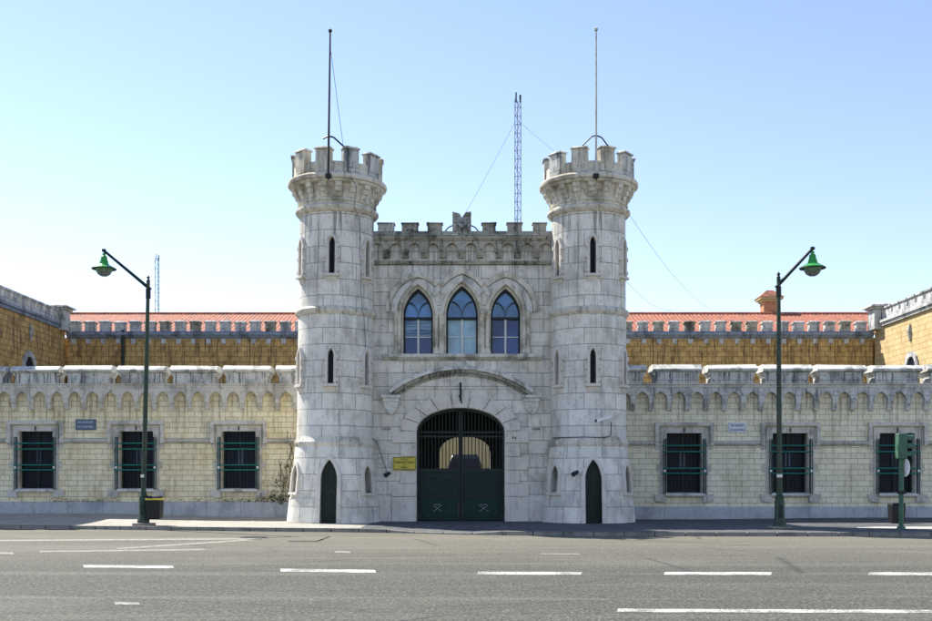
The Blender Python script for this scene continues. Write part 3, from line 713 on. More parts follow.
c = MB(); c.box(-.27, .27, -.08, .08, -.06, .06); c.box(-.3, .3, -.1, .1, .062, .085)
m.merge(c, lambda p: (4.86 + p[0] * .95, 38.0 + p[1] + p[0] * -.15, 3.7 + p[2] + p[0] * .3)); m.build('housing', 'white', t, bevel=.01)
m = MB(); m.tube((4.6, 38.04, 3.62), (4.55, 38.05, 3.61), .045, .045, 10); m.build('lens', 'black', t)

# ------------------------------------------------------------------ wings
def wing(xa, xb, Y, zo, centers, merl, cream, name, label, arc0, loc):
    w = thing(name, label, 'wall', loc, 'battlemented street wings of the gate front')
    Z = lambda z: z + zo
    m = MB(); ops = [(c, Z(1.02), [(c - .685, Z(3.35)), (c + .685, Z(3.35))]) for c in centers]
    wall(m, xa, xb, -.2, Z(5.08), Y, .45, ops)
    m.poly([(xa, Y + 4, -.2), (xb, Y + 4, -.2), (xb, Y + 4, Z(5.08)), (xa, Y + 4, Z(5.08))]); m.build('wall', cream, w, smooth=0)
    m = MB(); m.box(xa, xb, Y + .6, Y + 3.99, Z(4.6), Z(4.75)); m.build('roof', 'lead', w)
    m = MB(); m.profx([(Y + .1, -.2), (Y - .1, -.2), (Y - .1, Z(.43)), (Y - .06, Z(.49)), (Y + .1, Z(.49))], xa, xb); m.build('plinth', 'plinth', w, bevel=.008)
    n = int((xb - xa) / .7115) + 2
    x0 = arc0
    while x0 > xa: x0 -= .7115
    x0 += .7115; n = int((xb - x0) / .7115)
    m = MB(); arcade(m, x0, n, .7115, Z(5.1), Z(4.57), Z(4.95), Z(4.2), Y - .24, .24, .17); m.build('corbel_arcade', 'merl' if cream == 'creamr' else 'greyt', w, smooth=0)
    m = MB(); m.box(xa, xb, Y - .262, Y + .7, Z(5.1), Z(5.19)); m.profx([(Y - .262, Z(5.192)), (Y - .3, Z(5.21)), (Y - .3, Z(5.26)), (Y + .7, Z(5.26)), (Y + .7, Z(5.192))], xa, xb); m.build('parapet_band', 'greyt', w, bevel=.01)
    for c in merl:
        h = random.uniform(-.012, .012); jx = random.uniform(-.012, .012); c += jx
        m = MB(); m.box(c - .83, c + .83, Y - .22, Y + .62, Z(5.262), Z(5.7) + h); mo = m.jit(.012).build('merlon', 'merl', w, bevel=.01)
        m = MB(); m.profx([(Y - .24, Z(5.702) + h), (Y - .36, Z(5.76) + h), (Y - .36, Z(5.82) + h), (Y - .1, Z(5.99) + h), (Y + .5, Z(5.99) + h), (Y + .75, Z(5.82) + h), (Y + .75, Z(5.76) + h), (Y + .62, Z(5.702) + h)], c - .96, c + .96); m.jit(.016).build('coping', 'copg', mo, bevel=.012)
        # stepped haunches under the coping
        m = MB()
        for s_ in (-1, 1):
            m.prism([(c + s_ * .832, Z(5.69) + h), (c + s_ * .94, Z(5.69) + h), (c + s_ * .832, Z(5.52))], Y - .18, Y + .6)
        m.build('haunch', 'copg', mo)
    # string course between the windows
    cs = sorted(centers); edges = [xa] + sum([[c - 1.13, c + 1.13] for c in cs], []) + [xb]
    for a, b in zip(edges[::2], edges[1::2]):
        if b - a < .1: continue
        m = MB(); m.profx([(Y + .02, Z(2.84)), (Y - .06, Z(2.86)), (Y - .16, Z(2.95)), (Y - .16, Z(2.99)), (Y + .02, Z(3.06))], a, b); m.build('string_course', 'greyt', w, bevel=.006)
    for ci, c in enumerate(cs):
        m = MB()     # stone surround
        m.band([(c - .93, Z(1.0)), (c - .93, Z(3.58)), (c + .93, Z(3.58)), (c + .93, Z(1.0))], [(c - .68, Z(1.0)), (c - .68, Z(3.345)), (c + .68, Z(3.345)), (c + .68, Z(1.0))], Y - .045, Y + .2)
        for s_ in (-1, 1):
            a, b = sorted((c + s_ * .932, c + s_ * 1.06)); m.box(a, b, Y - .04, Y + .05, Z(1.86), Z(2.14))
            m.prism([(c + s_ * .72, Z(.64)), (c + s_ * 1.12, Z(.7)), (c + s_ * 1.16, Z(.98)), (c + s_ * .72, Z(.998))], Y - .11, Y + .05)
            a, b = sorted((c + s_ * .95, c + s_ * 1.13)); m.box(a, b, Y - .03, Y + .05, Z(2.7), Z(3.55))
        win = m.build('window', 'greyt', w, bevel=.01)
        m = MB(); m.band([(c - 1.14, Z(2.86)), (c - 1.14, Z(3.76)), (c + 1.14, Z(3.76)), (c + 1.14, Z(2.86))], [(c - 1.0, Z(2.86)), (c - 1.0, Z(3.62)), (c + 1.0, Z(3.62)), (c + 1.0, Z(2.86))], Y - .17, Y + .02); m.build('label_mould', 'greyt', win, bevel=.012)
        m = MB(); m.profx([(Y + .3, Z(.86)), (Y - .16, Z(.88)), (Y - .2, Z(.93)), (Y - .2, Z(1.0)), (Y + .3, Z(1.04))], c - .76, c + .76); m.build('sill', 'copg', win, bevel=.01)
        m = MB(); m.poly([(c - .7, Y + .36, Z(1)), (c + .7, Y + .36, Z(1)), (c + .7, Y + .36, Z(3.4)), (c - .7, Y + .36, Z(3.4))]); m.build('pane', 'glassd', win)
        m = MB()
        for z in (1.9, 2.65): m.box(c - .68, c + .68, Y + .3, Y + .35, Z(z), Z(z) + .05)
        m.box(c - .045, c + .045, Y + .29, Y + .35, Z(1.04), Z(3.34)); m.box(c - .68, c - .6, Y + .3, Y + .355, Z(1.04), Z(3.34)); m.box(c + .6, c + .68, Y + .3, Y + .355, Z(1.04), Z(3.34))
        m.build('sash', 'iron', win)
        m = MB(); m.box(c - .1, c + .1, Y + .31, Y + .35, Z(1.96), Z(2.6)); m.build('shutter', 'glassm', win)
        g = MB()
        for k in range(9):
            x = c - .62 + 1.24 * k / 8; g.tube((x, Y + .14, Z(1.04)), (x, Y + .14, Z(3.34)), .011, n=5)
        for k in range(8): g.tube((c - .68, Y + .14, Z(1.2 + k * .28)), (c + .68, Y + .14, Z(1.2 + k * .28)), .008, n=5)
        g.build('lattice', 'iron', win)
        for s_ in (-1, 1):
            g = MB()
            for d_ in (.74, .82): g.tube((c + s_ * d_, Y - .13, Z(.98)), (c + s_ * d_, Y - .13, Z(3.12)), .03 if d_ < .8 else .018, n=6)
            for z in (2.85, 2.22): 
                g.tube((c + s_ * .74, Y - .13, Z(z - .33)), (c + s_ * .74, Y, Z(z - .33)), .018, n=6)
            g.build('grille_upright', 'green', win)
        g = MB()
        for z in (2.86, 2.62, 1.98, 1.78): g.tube((c - .86, Y - .14, Z(z)), (c + .86, Y - .14, Z(z)), .026, n=6)
        g.build('grille_rail', 'green2' if ci % 2 == 0 else 'green2', win)
        m = MB()
        for s_ in (-1, 1): m.box(c + s_ * .78 - .035, c + s_ * .78 + .035, Y - .17, Y - .12, Z(1.84), Z(1.92))
        m.build('clamp', 'white', win)
        m = MB(); m.box(c - .02, c + .02, Y - .09, Y + .0, Z(3.38), Z(3.55)); m.build('hook', 'iron', win)
    return w
lc = [(p - 466) * 43.8 / 1080 for p in (36, 136.5, 239)]; rc = [(p - 466) * 42 / 1080 for p in (684, 790, 897)]
WL = wing(-22.05, -5.6, 43.8, .15, lc, [(p - 466) * 43.6 / 1080 for p in (-18, 36, 88.5, 141.5, 194, 247, 299.5)], 'cream', 'street_wing', 'cream tiled wing wall with three grilled windows left of the towers', -6.9, (-12.6, 43.8, 0))
WR = wing(5.6, 25.6, 42., 0, rc + [20.88], [(p - 466) * 41.8 / 1080 for p in (622, 677, 732, 787, 841, 896, 951, 1006, 1061)], 'creamr', 'street_wing', 'greenish cream tiled wing wall right of the towers', 5.75, (15.6, 42, 0))
# unseen block added past the left wing to shade the left pavement
eb = thing('unseen_shade_block', 'unseen ochre battlemented block added out of view at the left to shade the pavement', 'building', (-26, 44, 0))
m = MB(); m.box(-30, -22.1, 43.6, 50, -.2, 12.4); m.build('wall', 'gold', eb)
m = MB(); m.box(-30.2, -21.95, 43.4, 50.2, 12.401, 12.7); m.build('cornice', 'side', eb)
for k in range(6):
    m = MB(); m.box(-30.1 + 1.4 * k, -29.2 + 1.4 * k, 43.5, 43.9, 12.702, 13.4); m.build('merlon', 'side', eb)

# plaques
t = thing('street_plaque', 'dark blue tile plaque between the two leftmost windows', 'plaque', (-15.4, 43.78, 3.7)); y = 43.8
m = MB(); m.box(-15.82, -15.0, y - .05, y + .02, 3.55, 3.98); m.build('plate', 'blueplq', t, bevel=.005)
text('RUA MARQUÊS', .12, -15.41, 3.86, y - .052, 'paleink', t, width=.62); text('DE FRONTEIRA', .12, -15.41, 3.67, y - .052, 'paleink', t, width=.66)
t = thing('street_plaque', 'whitish tile plaque with blue lettering between two windows of the right wing', 'plaque', (10.53, 41.98, 3.4)); y = 42.
m = MB(); m.box(10.2, 10.87, y - .05, y + .02, 3.36, 3.75); m.build('plate', 'whplq', t, bevel=.005)
text('RUA MARQUÊS', .11, 10.535, 3.64, y - .052, 'blueink', t, width=.5); text('DE FRONTEIRA', .11, 10.535, 3.46, y - .052, 'blueink', t, width=.56)

# dry creeper beside the left tower
m = MB()
def leafq(x, y, z, s_):
    a = random.uniform(0, 6.28); b = random.uniform(-.6, .6)
    u = Vector((cos(a) * s_, b * s_ * .6, sin(a) * s_)); v = Vector((-sin(a) * s_ * .6, random.uniform(-.5, .5) * s_, cos(a) * s_ * .6)); c = Vector((x, y, z))
    m.poly([c - u, c - v * .6, c + u, c + v * .6])
def creep(xs, zs, n, r, den=1.):
    for k in range(n):
        a = random.gauss(0, 1); b = random.gauss(0, 1)
        leafq(xs + a * r, 43.72 - random.random() * .08, zs + b * r * .8, random.uniform(.02, .055))
P_ = lambda px, py: ((px - 466) * 43.7 / 1080, 1.6 + (478 - py) * 43.7 / 1080)
for px, py, n, r in ((285, 480, 70, .2), (277, 488, 60, .22), (290, 492, 70, .16), (287, 467, 20, .12), (273, 497, 70, .12), (282, 500, 80, .12), (293, 500, 60, .1), (262, 498, 20, .1)):
    creep(*P_(px, py), n, r)
st = MB()
for k in range(7):
    x, z = P_(random.uniform(276, 296), 503); pts = [(x, 43.76, z)]
    for q in range(random.randint(5, 11)):
        x += random.uniform(-.13, .13); z += random.uniform(.15, .4); pts.append((x, 43.76, z))
    st.path(pts, .011, 5)
cr = thing('dry_creeper', 'dark dry creeper clinging to the cream wall beside the left tower', 'plant', (-7.4, 43.8, .6))
m.build('foliage', 'leaf', cr, fix=False, smooth=0); st.build('stem', 'leaf', cr)
# weeds along the left plinth
m = MB()
for k in range(330):
    px = random.choice([random.uniform(150, 290), random.uniform(225, 290), random.uniform(50, 120)]); x = (px - 466) * 43.7 / 1080
    leafq(x, 43.68 - random.random() * .08, .66 + random.random() ** 2 * .12, random.uniform(.02, .045))
tag(m.build('wall_weeds', 'leaf', fix=False, smooth=0), 'low weeds growing in the ledge above the left plinth', 'weeds', kind='stuff')

# ------------------------------------------------------------------ prison yard walls behind
def back_wall(x0, x1, y, zt, name, label, phase, pitch=.945):
    w = thing(name, label, 'building', ((x0 + x1) / 2, y, 0), 'ochre yard buildings behind the front')
    m = MB(); m.box(x0, x1, y, y + 8, -.1, zt - 1.05); m.box(*((x0 - 3, x0) if x0 < -1 else (x1, x1 + 3)), y + .5, y + 8, -.1, zt - 1.05); m.build('wall', 'gold', w)
    m = MB(); m.profx([(y + .2, zt - 1.2), (y - .05, zt - 1.2), (y - .28, zt - .95), (y - .28, zt - .8), (y - .1, zt - .72), (y + .3, zt - .72)], x0, x1); m.build('cornice', 'lead', w)
    x = x0 + .4
    while x < x1 - .3: m = MB(); m.box(x - .14, x + .14, y - .1, y + .05, zt - 1.5, zt - 1.2); m.build('corbel', 'side', w); x += pitch
    x = x0 + phase
    while x < x1 - .5:
        m = MB(); h = random.uniform(-.03, .03); m.box(x - .31, x + .31, y - .12, y + .3, zt - .72, zt - .22 + h); m.box(x - .37, x + .37, y - .18, y + .36, zt - .218 + h, zt - .12 + h, .0, .0); m.box(x - .34, x + .34, y - .14, y + .3, zt - .118 + h, zt - .05 + h, .1, .1)
        m.build('merlon', 'side' if random.random() < .7 else 'dirty', w); x += pitch
    # corrugated tile roof
    m = MB(); rx0, rx1 = (x0 - 3 if x0 < -1 else x0), (x1 + 3 if x1 > 1 else x1); n = int((rx1 - rx0) / .045); ya, za, yb, zb = y + 1.0, zt - .85, y + 8, zt + 1.55
    vs = []; rows_ = 8
    for i in range(n + 1):
        x = rx0 + (rx1 - rx0) * i / n; w_ = .05 * abs(sin(pi * x / .27)) ** .7
        for r_ in range(rows_ + 1):
            t = r_ / rows_; vs.append((x, ya + (yb - ya) * t, za + (zb - za) * t + w_ + .015 * ((int(x / .27) * 7 + r_ * 3) % 5) / 5))
    m.mesh(vs, [(i * (rows_ + 1) + r_, (i + 1) * (rows_ + 1) + r_, (i + 1) * (rows_ + 1) + r_ + 1, i * (rows_ + 1) + r_ + 1) for i in range(n) for r_ in range(rows_)])
    m.build('tile_roof', 'tile', w, fix=False, smooth=60)
    m = MB(); m.tube((rx0, yb, zb + .05), (rx1, yb, zb + .05), .13, n=10); m.build('roof_ridge', 'tile', w)
    return w
back_wall(-25.1, -.1, 68, 11.55, 'yard_building', 'ochre stone range with red tile roof behind the left wing', .5)
back_wall(0, 25.6, 68, 11.55, 'yard_building', 'ochre stone range with red tile roof behind the right wing', .35, .98)
def side_wall(x, s_, y0, y1, zt, mat, label):
    w = thing('side_range', label, 'building', (x, (y0 + y1) / 2, 0), 'ochre yard buildings behind the front')
    xo = x + s_ * 6; a, b = sorted((x, xo))
    m = MB(); m.box(a, b, y0, y1, -.1, zt - .95); m.build('wall', mat, w)
    def bx(d0, d1, ya, yb, za, zb, mm): p, q = sorted((x - s_ * d0, x + s_ * d1)); mm.box(p, q, ya, yb, za, zb)
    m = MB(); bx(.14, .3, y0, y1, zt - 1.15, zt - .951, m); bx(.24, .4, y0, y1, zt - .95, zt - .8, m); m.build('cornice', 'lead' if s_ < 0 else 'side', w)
    m = MB(); bx(.04, .35, y0, y1, zt - .8, zt - .5, m); m.build('parapet', 'side', w)
    y = y0 + .5
    while y < y1 - .6:
        m = MB(); bx(.04, .35, y, y + .85, zt - .5, zt - .12, m); bx(.12, .42, y - .05, y + .9, zt - .118, zt - .0, m); m.build('merlon', 'side', w); y += 1.15
    # round-headed windows low on the wall
    for yy in (62.2, 55.5):
        m = MB(); o = ellip(.95, 1.0, 0, 7.9, 14); i = ellip(.65, .7, 0, 7.9, 14); o = [(-.95, 7.)] + o + [(.95, 7.)]; i = [(-.65, 7.)] + i + [(.65, 7.)]
        m.band(o, i, -.12, .1); m.v = [(x - s_ * (-p[1]) * -1 * 1.0 if False else x + s_ * p[1], yy + p[0], p[2]) for p in m.v]
        f = m.build('window', 'side', w)
        m = MB(); m.poly([(x - s_ * .02, yy + p[0], p[1]) for p in i]); m.build('pane', 'glassd', f)
    m = MB(); m.tube((x - s_ * .06, 62.4, 9.5), (x - s_ * .06, 62.4, 10.1), .05, .16, 8); m.tube((x - s_ * .06, 62.4, 10.1), (x - s_ * .06, 62.4, 10.5), .14, .05, 8); m.build('ornament', 'side', w)
    return w
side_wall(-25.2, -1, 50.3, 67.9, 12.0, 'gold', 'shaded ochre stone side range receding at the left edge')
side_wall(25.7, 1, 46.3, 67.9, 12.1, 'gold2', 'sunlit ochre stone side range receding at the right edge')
def turret(x, y, z, w_, label):
    t = thing('corner_turret', label, 'turret', (x, y, z), 'stone turrets on the yard corners')
    m = MB(); m.box(x - w_ / 2, x + w_ / 2, y - w_ / 2, y + w_ / 2, z - .5, z + .75); m.build('body', 'side', t, bevel=.02)
    m = MB(); k = w_ / 2
    m.box(x - k - .12, x + k + .12, y - k - .12, y + k + .12, z + .752, z + .86); m.box(x - k - .28, x + k + .28, y - k - .28, y + k + .28, z + .862, z + .98); m.box(x - k - .2, x + k + .2, y - k - .2, y + k + .2, z + .982, z + 1.12, .25, .25); m.build('cap', 'side', t, bevel=.015)
    m = MB(); m.box(x - .12, x + .12, y - k - .03, y - k + .05, z - .3, z + .5); m.build('slit', 'dark', t)
turret(-25.3, 67.2, 11.25, 1.0, 'dark stone turret with flat cap above the left yard corner')
turret(25.75, 67.2, 11.3, 1.1, 'pale stone turret with flat cap above the right yard corner')
t = thing('roof_chimney', 'brick lantern chimney with hipped tile cap on the red roof right', 'chimney', (21.6, 77, 12.4))
x, y = 21.6, 77.
m = MB(); m.box(x - .5, x + .5, y - .5, y + .5, 11.5, 14.1); m.build('stack', 'pinkp', t); m = MB(); m.box(x - .62, x + .62, y - .62, y + .62, 14.1, 14.25); m.box(x - .8, x + .8, y - .8, y + .8, 14.252, 14.4); m.build('cornice', 'yel', t)
m = MB(); m.box(x - .86, x + .86, y - .86, y + .86, 14.402, 14.95, .65, .65); m.build('cap', 'tile', t)
m = MB(); m.tube((-21.55, 67.85, 5), (-21.55, 67.85, 10.9), .1); m.lathe([(0, 4.7), (.25, 4.8), (.2, 5.05), (0, 5.1)], -21.55, 67.85, 8); tag(m.build('downpipe', 'iron'), 'dark downpipe on the ochre wall behind the left wing', 'pipe')
m = MB(); m.path([(19.4, 67.6, 7.1), (19.6, 67.6, 7.35), (19.9, 67.5, 7.2), (20.3, 67.5, 7.45), (20.35, 67.5, 7.1)], .04); m.tube((19.9, 67.98, 7.2), (19.9, 67.5, 7.2), .05); tag(m.build('wall_bracket', 'iron'), 'dark crooked iron bracket on the ochre wall behind the right lamp post', 'bracket')
# pale pavilion seen through the gate
t = thing('entrance_pavilion', 'pale yellow plastered building seen through the gate bars', 'building', (0, 62, 0))
m = MB(); arch_ = [(GX - .95 + .2, 2.2)] + ellip(.95, .8, GX + .2, 2.22, 14)[1:-1] + [(GX + .95 + .2, 2.2)]
wall(m, -3.5, 3.5, -.12, 6, 62, .4, []); m.box(-3.5, 3.5, 62.01, 66, -.12, 6); m.build('wall', 'yel', t)
m = MB(); m.box(-3.7, 3.7, 61.8, 66.1, 6.0, 6.2); m.build('cornice', 'yel', t)
t = thing('parked_van', 'dark van parked in the yard, seen through the gate bars', 'van', (-.05, 55, -.12))
m = MB(); x = -.05; y = 54.
m.mesh(*[([(x + a * w, y + d, z) for z, w, d in ((.3, .98, 0), (1.85, 1.0, -.02), (2.62, .7, .25), (2.8, .6, .4)) for a in (-1, 1)] + [(x + a * w, y + 4.4, z) for z, w in ((.3, .98), (1.85, 1.0), (2.62, .7), (2.8, .6)) for a in (-1, 1)]),
         [(0, 1, 3, 2), (2, 3, 5, 4), (4, 5, 7, 6), (8, 10, 11, 9), (10, 12, 13, 11), (12, 14, 15, 13), (0, 2, 10, 8), (2, 4, 12, 10), (4, 6, 14, 12), (1, 9, 11, 3), (3, 11, 13, 5), (5, 13, 15, 7), (6, 7, 15, 14), (0, 8, 9, 1)]])
m.build('body', 'van', t, bevel=.03)
for s_ in (-1, 1):
    for yy in (y + .8, y + 3.5):
        m = MB(); m.tube((x + s_ * .78, yy, .22), (x + s_ * 1.0, yy, .22), .34, n=16); m.build('wheel', 'black', t)
    m = MB(); a, b = sorted((x + s_ * 1.02, x + s_ * 1.2)); m.box(a, b, y + .5, y + .65, 1.75, 2.1); m.build('wing_mirror', 'black', t)
    m = MB(); m.box(x + s_ * .7 - .14, x + s_ * .7 + .14, y - .03, y + .05, .7, .9); m.build('headlight', 'glassm', t)
m = MB(); m.poly([(x - .84, y - .0, 1.92), (x + .84, y - .0, 1.92), (x + .66, y + .215, 2.58), (x - .66, y + .215, 2.58)]); m.build('windscreen', 'glassd', t)

# ------------------------------------------------------------------ flagpoles, masts, wires
def flagpole(cx, cy, x, ztop, mat, label, lean=0., rope=False):
    t = thing('flagpole', label, 'flagpole', (x, cy - 1.85, 12.3), 'flagpoles on the towers'); y = cy - 1.84
    m = MB(); m.tube((x, y, 12.2), (x + lean, y, ztop), .045, .03, 10); m.build('pole', mat, t)
    m = MB(); m.lathe([(0, ztop), (.06, ztop + .03), (.07, ztop + .1), (0, ztop + .16)], x + lean, y, 10); m.build('finial', mat, t)
    m = MB(); m.box(x - .1, x + .1, y - .06, y + .25, 12.14, 12.26); m.tube((x, y, 12.25), (x, y, 12.05), .06, .03); m.build('foot_bracket', 'iron', t)
    m = MB()
    if rope: m.path([(x - .2, y + .1, 13.52), (x, y, 13.58), (x + .18, y + .05, 13.56), (x + .5, y + .3, 13.32)], .03)
    else: m.path([(x - .46, y + .3, 13.33), (x - .15, y + .05, 13.58), (x, y - .02, 13.6), (x + .2, y + .05, 13.55), (x + .46, y + .3, 13.33)], .025)
    m.build('stay', 'iron', t)
    if rope:
        m = MB(); m.path([(x + lean, y, ztop - .5), (x + .22, y, 15.6), (x + .34, y + .05, 14.6), (x + .5, y + .3, 13.3)], .009, 5); m.build('rope', 'wire', t)
    return t
flagpole(*TL, -4.83, 17.2, 'rustpole', 'dark rusty flagpole with a loose rope on the left tower', .07, True)
flagpole(*TR, 4.56, 17.25, 'palepole', 'pale flaking flagpole on the right tower')
def lattice(x, y, z0, z1, w_, label, grp=None, r=.014, seg=.35):
    t = thing('radio_mast', label, 'mast', (x, y, z0)); m = MB()
    c = [(x - w_ / 2, y - w_ / 3), (x + w_ / 2, y - w_ / 3), (x, y + w_ / 2)]
    for a in c: m.tube((*a, z0), (*a, z1), r, n=5)
    z = z0; k = 0
    while z < z1 - .05:
        for i in range(3):
            a, b = c[i], c[(i + 1) % 3]
            m.tube((*a, z), (*b, z), r * .6, n=4); m.tube((*(a if k % 2 else b), z), (*(b if k % 2 else a), min(z + seg, z1)), r * .6, n=4)
        z += seg; k += 1
    m.build('lattice', 'gmast', t)
    m = MB(); m.tube((x - .07, y, z1 - .1), (x - .07, y, z1 + .3), .03); m.tube((x + .1, y, z1 - .1), (x + .1, y, z1 + .2), .04); m.build('aerial', 'iron', t)
    return t
lattice(2.11, 44, 10.38, 17.0, .24, 'tall grey lattice radio mast on the gatehouse roof')
lattice(-22.85, 80, 10.5, 17.9, .3, 'small thin lattice mast behind the red roof at the left', r=.02, seg=.6)
def wire(a, b, sag, lab, r=.008):
    m = MB(); pts = []
    for k in range(17):
        t = k / 16; p = [a[i] + (b[i] - a[i]) * t for i in range(3)]; p[2] -= sag * 4 * t * (1 - t); pts.append(tuple(p))
    m.path(pts, r, 4); tag(m.build('guy_wire', 'wire'), lab, 'wire')
wire((2.0, 44, 16.1), (-1.6, 47, 10.5), .15, 'thin guy wire from the lattice mast down to the left')
wire((2.2, 44, 16.1), (4.2, 40.6, 13.2), .05, 'thin guy wire from the lattice mast to the right tower')
wire((5.8, 39.7, 11.6), (15.4, 68, 12.2), .5, 'upper thin wire from the right tower to the red roof')
wire((5.8, 39.9, 9.0), (13., 68, 12.2), .4, 'lower thin wire from the right tower to the red roof')

# ------------------------------------------------------------------ street lamps
def street_lamp(bx, by, h, lean, ax, az, label, bright):
    t = thing('street_lamp', label, 'street lamp', (bx, by, 0), 'green arm lamps on the pavement'); s_ = 1 if ax > 0 else -1
    m = MB(); m.box(bx - .3, bx + .34, by - .3, by + .3, .0, .09); m.build('foot_slab', 'kerb', t, bevel=.02)
    m = MB(); m.lathe([(0, .09), (.2, .09), (.2, .2), (.16, .26), (.15, .85), (.13, .95), (.15, 1.0), (.1, 1.08), (.1, 1.15), (0, 1.15)], bx, by, 20); m.build('base', 'lampg', t)
    m = MB(); m.box(bx - .06, bx + .06, by - .165, by - .13, .36, .74); m.build('access_door', 'iron', t, bevel=.006)
    m = MB(); m.tube((bx, by, 1.62), (bx, by, 1.72), .089, .089, 14); m.build('sticker_band', 'mull', t)
    tx = bx + lean
    m = MB(); m.tube((bx, by, 1.14), (bx + lean * .75, by, h * .75), .085, .07, 14); m.tube((bx + lean * .75, by, h * .75), (tx, by, h), .068, .06, 14); m.build('pole', 'lampg', t)
    m = MB(); m.lathe([(.0, h - .62), (.085, h - .6), (.085, h - .28), (.0, h - .25)], tx, by, 12); m.build('collar', 'iron', t); m = MB(); m.lathe([(0, h), (.07, h + .02), (.03, h + .06), (.06, h + .12), (0, h + .2)], tx, by, 12); m.build('finial', 'iron', t)
    ex, ez = bx + ax, az
    m = MB(); m.tube((tx - s_ * .08, by, h - .3), (ex, by, ez), .06, .045, 10); m.lathe([(0, ez - .06), (.08, ez - .03), (.07, ez + .05), (0, ez + .07)], ex, by, 10); m.build('arm', 'iron', t)
    hx = ex
    m = MB(); m.lathe([(0, ez - .06), (.06, ez - .1), (.05, ez - .16), (.1, ez - .2), (.11, ez - .3), (.13, ez - .34), (.16, ez - .46), (.3, ez - .54), (.4, ez - .6), (.37, ez - .6), (.1, ez - .5), (0, ez - .48)], hx, by, 24); hd = m.build('lamp_head', 'lampb' , t)
    m = MB(); m.lathe([(.405, ez - .6), (.41, ez - .63), (.36, ez - .63), (.34, ez - .6)], hx, by, 24, True); m.build('rim', 'iron', hd)
    m = MB(); m.lathe([(.27, ez - .6), (.26, ez - .7), (.2, ez - .8), (.1, ez - .86), (0, ez - .87)], hx, by, 24); m.build('bowl', 'bowl', hd)
    return t
street_lamp(-10.87, 36.4, 8.25, .16, -1.33, 9.26, 'green arm street lamp left of the gate, bin hanging on its post', 0)
street_lamp(9.87, 34.0, 7.9, -.03, 1.04, 8.82, 'dark arm street lamp standing alone on the right pavement', 1)
t = thing('litter_bin', 'dark litter bin with yellow band hung on the left lamp post', 'litter bin', (-10.5, 36.4, .2))
m = MB(); m.box(-10.71, -10.27, 36.18, 36.62, .22, .86, -.02, -.02); m.build('body', 'black', t, bevel=.03)
m = MB(); m.box(-10.74, -10.24, 36.15, 36.65, .862, .92); m.build('band', 'yband', t, bevel=.01); m = MB(); m.box(-10.72, -10.26, 36.17, 36.63, .922, 1.0, .05, .05); m.build('lid', 'black', t, bevel=.02)
t = thing('waste_bin', 'black waste bin on the right pavement behind the traffic light', 'waste bin', (15.2, 38.1, 0))
m = MB(); m.box(14.97, 15.4, 37.9, 38.3, .02, .66, -.03, -.03); m.build('body', 'black', t, bevel=.03); m = MB(); m.box(14.93, 15.44, 37.86, 38.34, .662, .72, .03, .03); m.build('lid', 'iron', t, bevel=.015)

# ------------------------------------------------------------------ traffic light (seen from the side)
t = thing('traffic_light', 'green traffic light seen from its side at the right edge', 'traffic light', (13.66, 33.9, 0)); x, y = 13.66, 33.9
m = MB(); m.tube((x, y, 0), (x, y, 2.45), .075, n=14); m.lathe([(0, 0), (.14, 0), (.13, .06), (.08, .1), (0, .1)], x, y, 14); m.build('pole', 'tlg', t)
m = MB(); m.box(x - .14, x + .14, y - .15, y + .15, 2.2, 3.0); hd = m.build('signal_head', 'tlg', t, bevel=.03)
for k in range(3):
    z = 2.84 - .25 * k; m = MB()
    n = 12; o = [(y + .115 * cos(a), z + .115 * sin(a)) for a in [pi * (-.15 + 1.3 * j / n) for j in range(n + 1)]]; i = [(y + .1 * cos(a), z + .1 * sin(a)) for a in [pi * (-.15 + 1.3 * j / n) for j in range(n + 1)]]
    for (a0, a1), (b0, b1) in zip(zip(o, o[1:]), zip(i, i[1:])):
        m.mesh([(x + .14, *a0), (x + .14, *a1), (x + .36, *a1), (x + .36, *a0), (x + .14, *b0), (x + .14, *b1), (x + .36, *b1), (x + .36, *b0)], [(0, 1, 2, 3), (4, 7, 6, 5), (3, 2, 6, 7), (0, 4, 5, 1)])
    m.build('visor', 'tlg', hd, smooth=0)
    m = MB(); m.tube((x + .14, y, z), (x + .16, y, z), .09, n=14); m.build('lens', 'glassd', hd)
m = MB(); m.tube((x + .02, y + .06, 2.34), (x + .14, y - .01, 2.34), .01)
m = MB(); a = radians(7)
c = MB(); c.tube((0, 0, 0), (.03, 0, 0), .29, n=28)
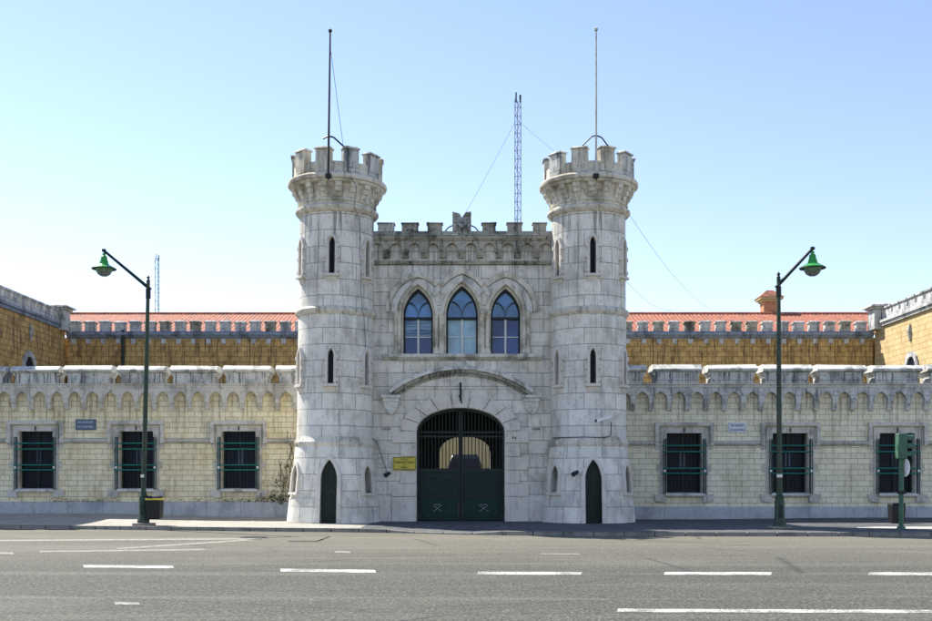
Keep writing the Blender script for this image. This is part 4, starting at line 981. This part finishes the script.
m.merge(c, lambda p: (x + .1 + p[0] * cos(a) - p[1] * sin(a), y + p[0] * sin(a) + p[1] * cos(a), 1.93 + p[2])); m.build('round_sign', 'white', t)
m = MB(); m.box(x - .09, x + .12, y - .1, y + .1, 1.1, 1.2); m.build('clamp', 'iron', t)

# ------------------------------------------------------------------ light, sky, camera
AZ = (-.766, .643); EL = radians(48)
d = Vector((AZ[0] * cos(EL), AZ[1] * cos(EL), sin(EL)))
L = bpy.data.lights.new('sun', 'SUN'); L.energy = 5.0; L.angle = radians(.53); L.color = (1, .95, .86)
lo = bpy.data.objects.new('sun', L); COL.objects.link(lo); lo.rotation_euler = (-d).to_track_quat('-Z', 'Y').to_euler(); lo.location = (0, 0, 50)
w = bpy.data.worlds.new('World'); sc.world = w; w.use_nodes = True; nt = w.node_tree; nt.nodes.clear()
sk = nt.nodes.new('ShaderNodeTexSky'); sk.sky_type = 'NISHITA'; sk.sun_disc = False; sk.sun_elevation = EL; sk.sun_rotation = atan2(AZ[0], AZ[1])
sk.air_density = 1.; sk.dust_density = 0.05; sk.ozone_density = 1.6
tn = nt.nodes.new('ShaderNodeMix'); tn.data_type = 'RGBA'; tn.blend_type = 'MULTIPLY'; tn.inputs[0].default_value = 1; tn.inputs[7].default_value = (1.07, .955, .97, 1)
bg = nt.nodes.new('ShaderNodeBackground'); bg.inputs[1].default_value = .118
wo = nt.nodes.new('ShaderNodeOutputWorld'); nt.links.new(sk.outputs[0], tn.inputs[6]); nt.links.new(tn.outputs[2], bg.inputs[0]); nt.links.new(bg.outputs[0], wo.inputs[0])
cam = bpy.data.cameras.new('camera'); co = bpy.data.objects.new('camera', cam); COL.objects.link(co)
cam.sensor_width = 36; cam.lens = 1080 / 932 * 36; co.location = (0, 0, 1.6); co.rotation_euler = (radians(90), 0, 0)
cam.shift_y = (478 - 310.5) / 932; cam.clip_end = 3000; sc.camera = co
sc.view_settings.view_transform = 'Standard'; sc.view_settings.look = 'None'; sc.view_settings.gamma = 1; sc.view_settings.use_curve_mapping = False
sc.view_settings.exposure = 1.0
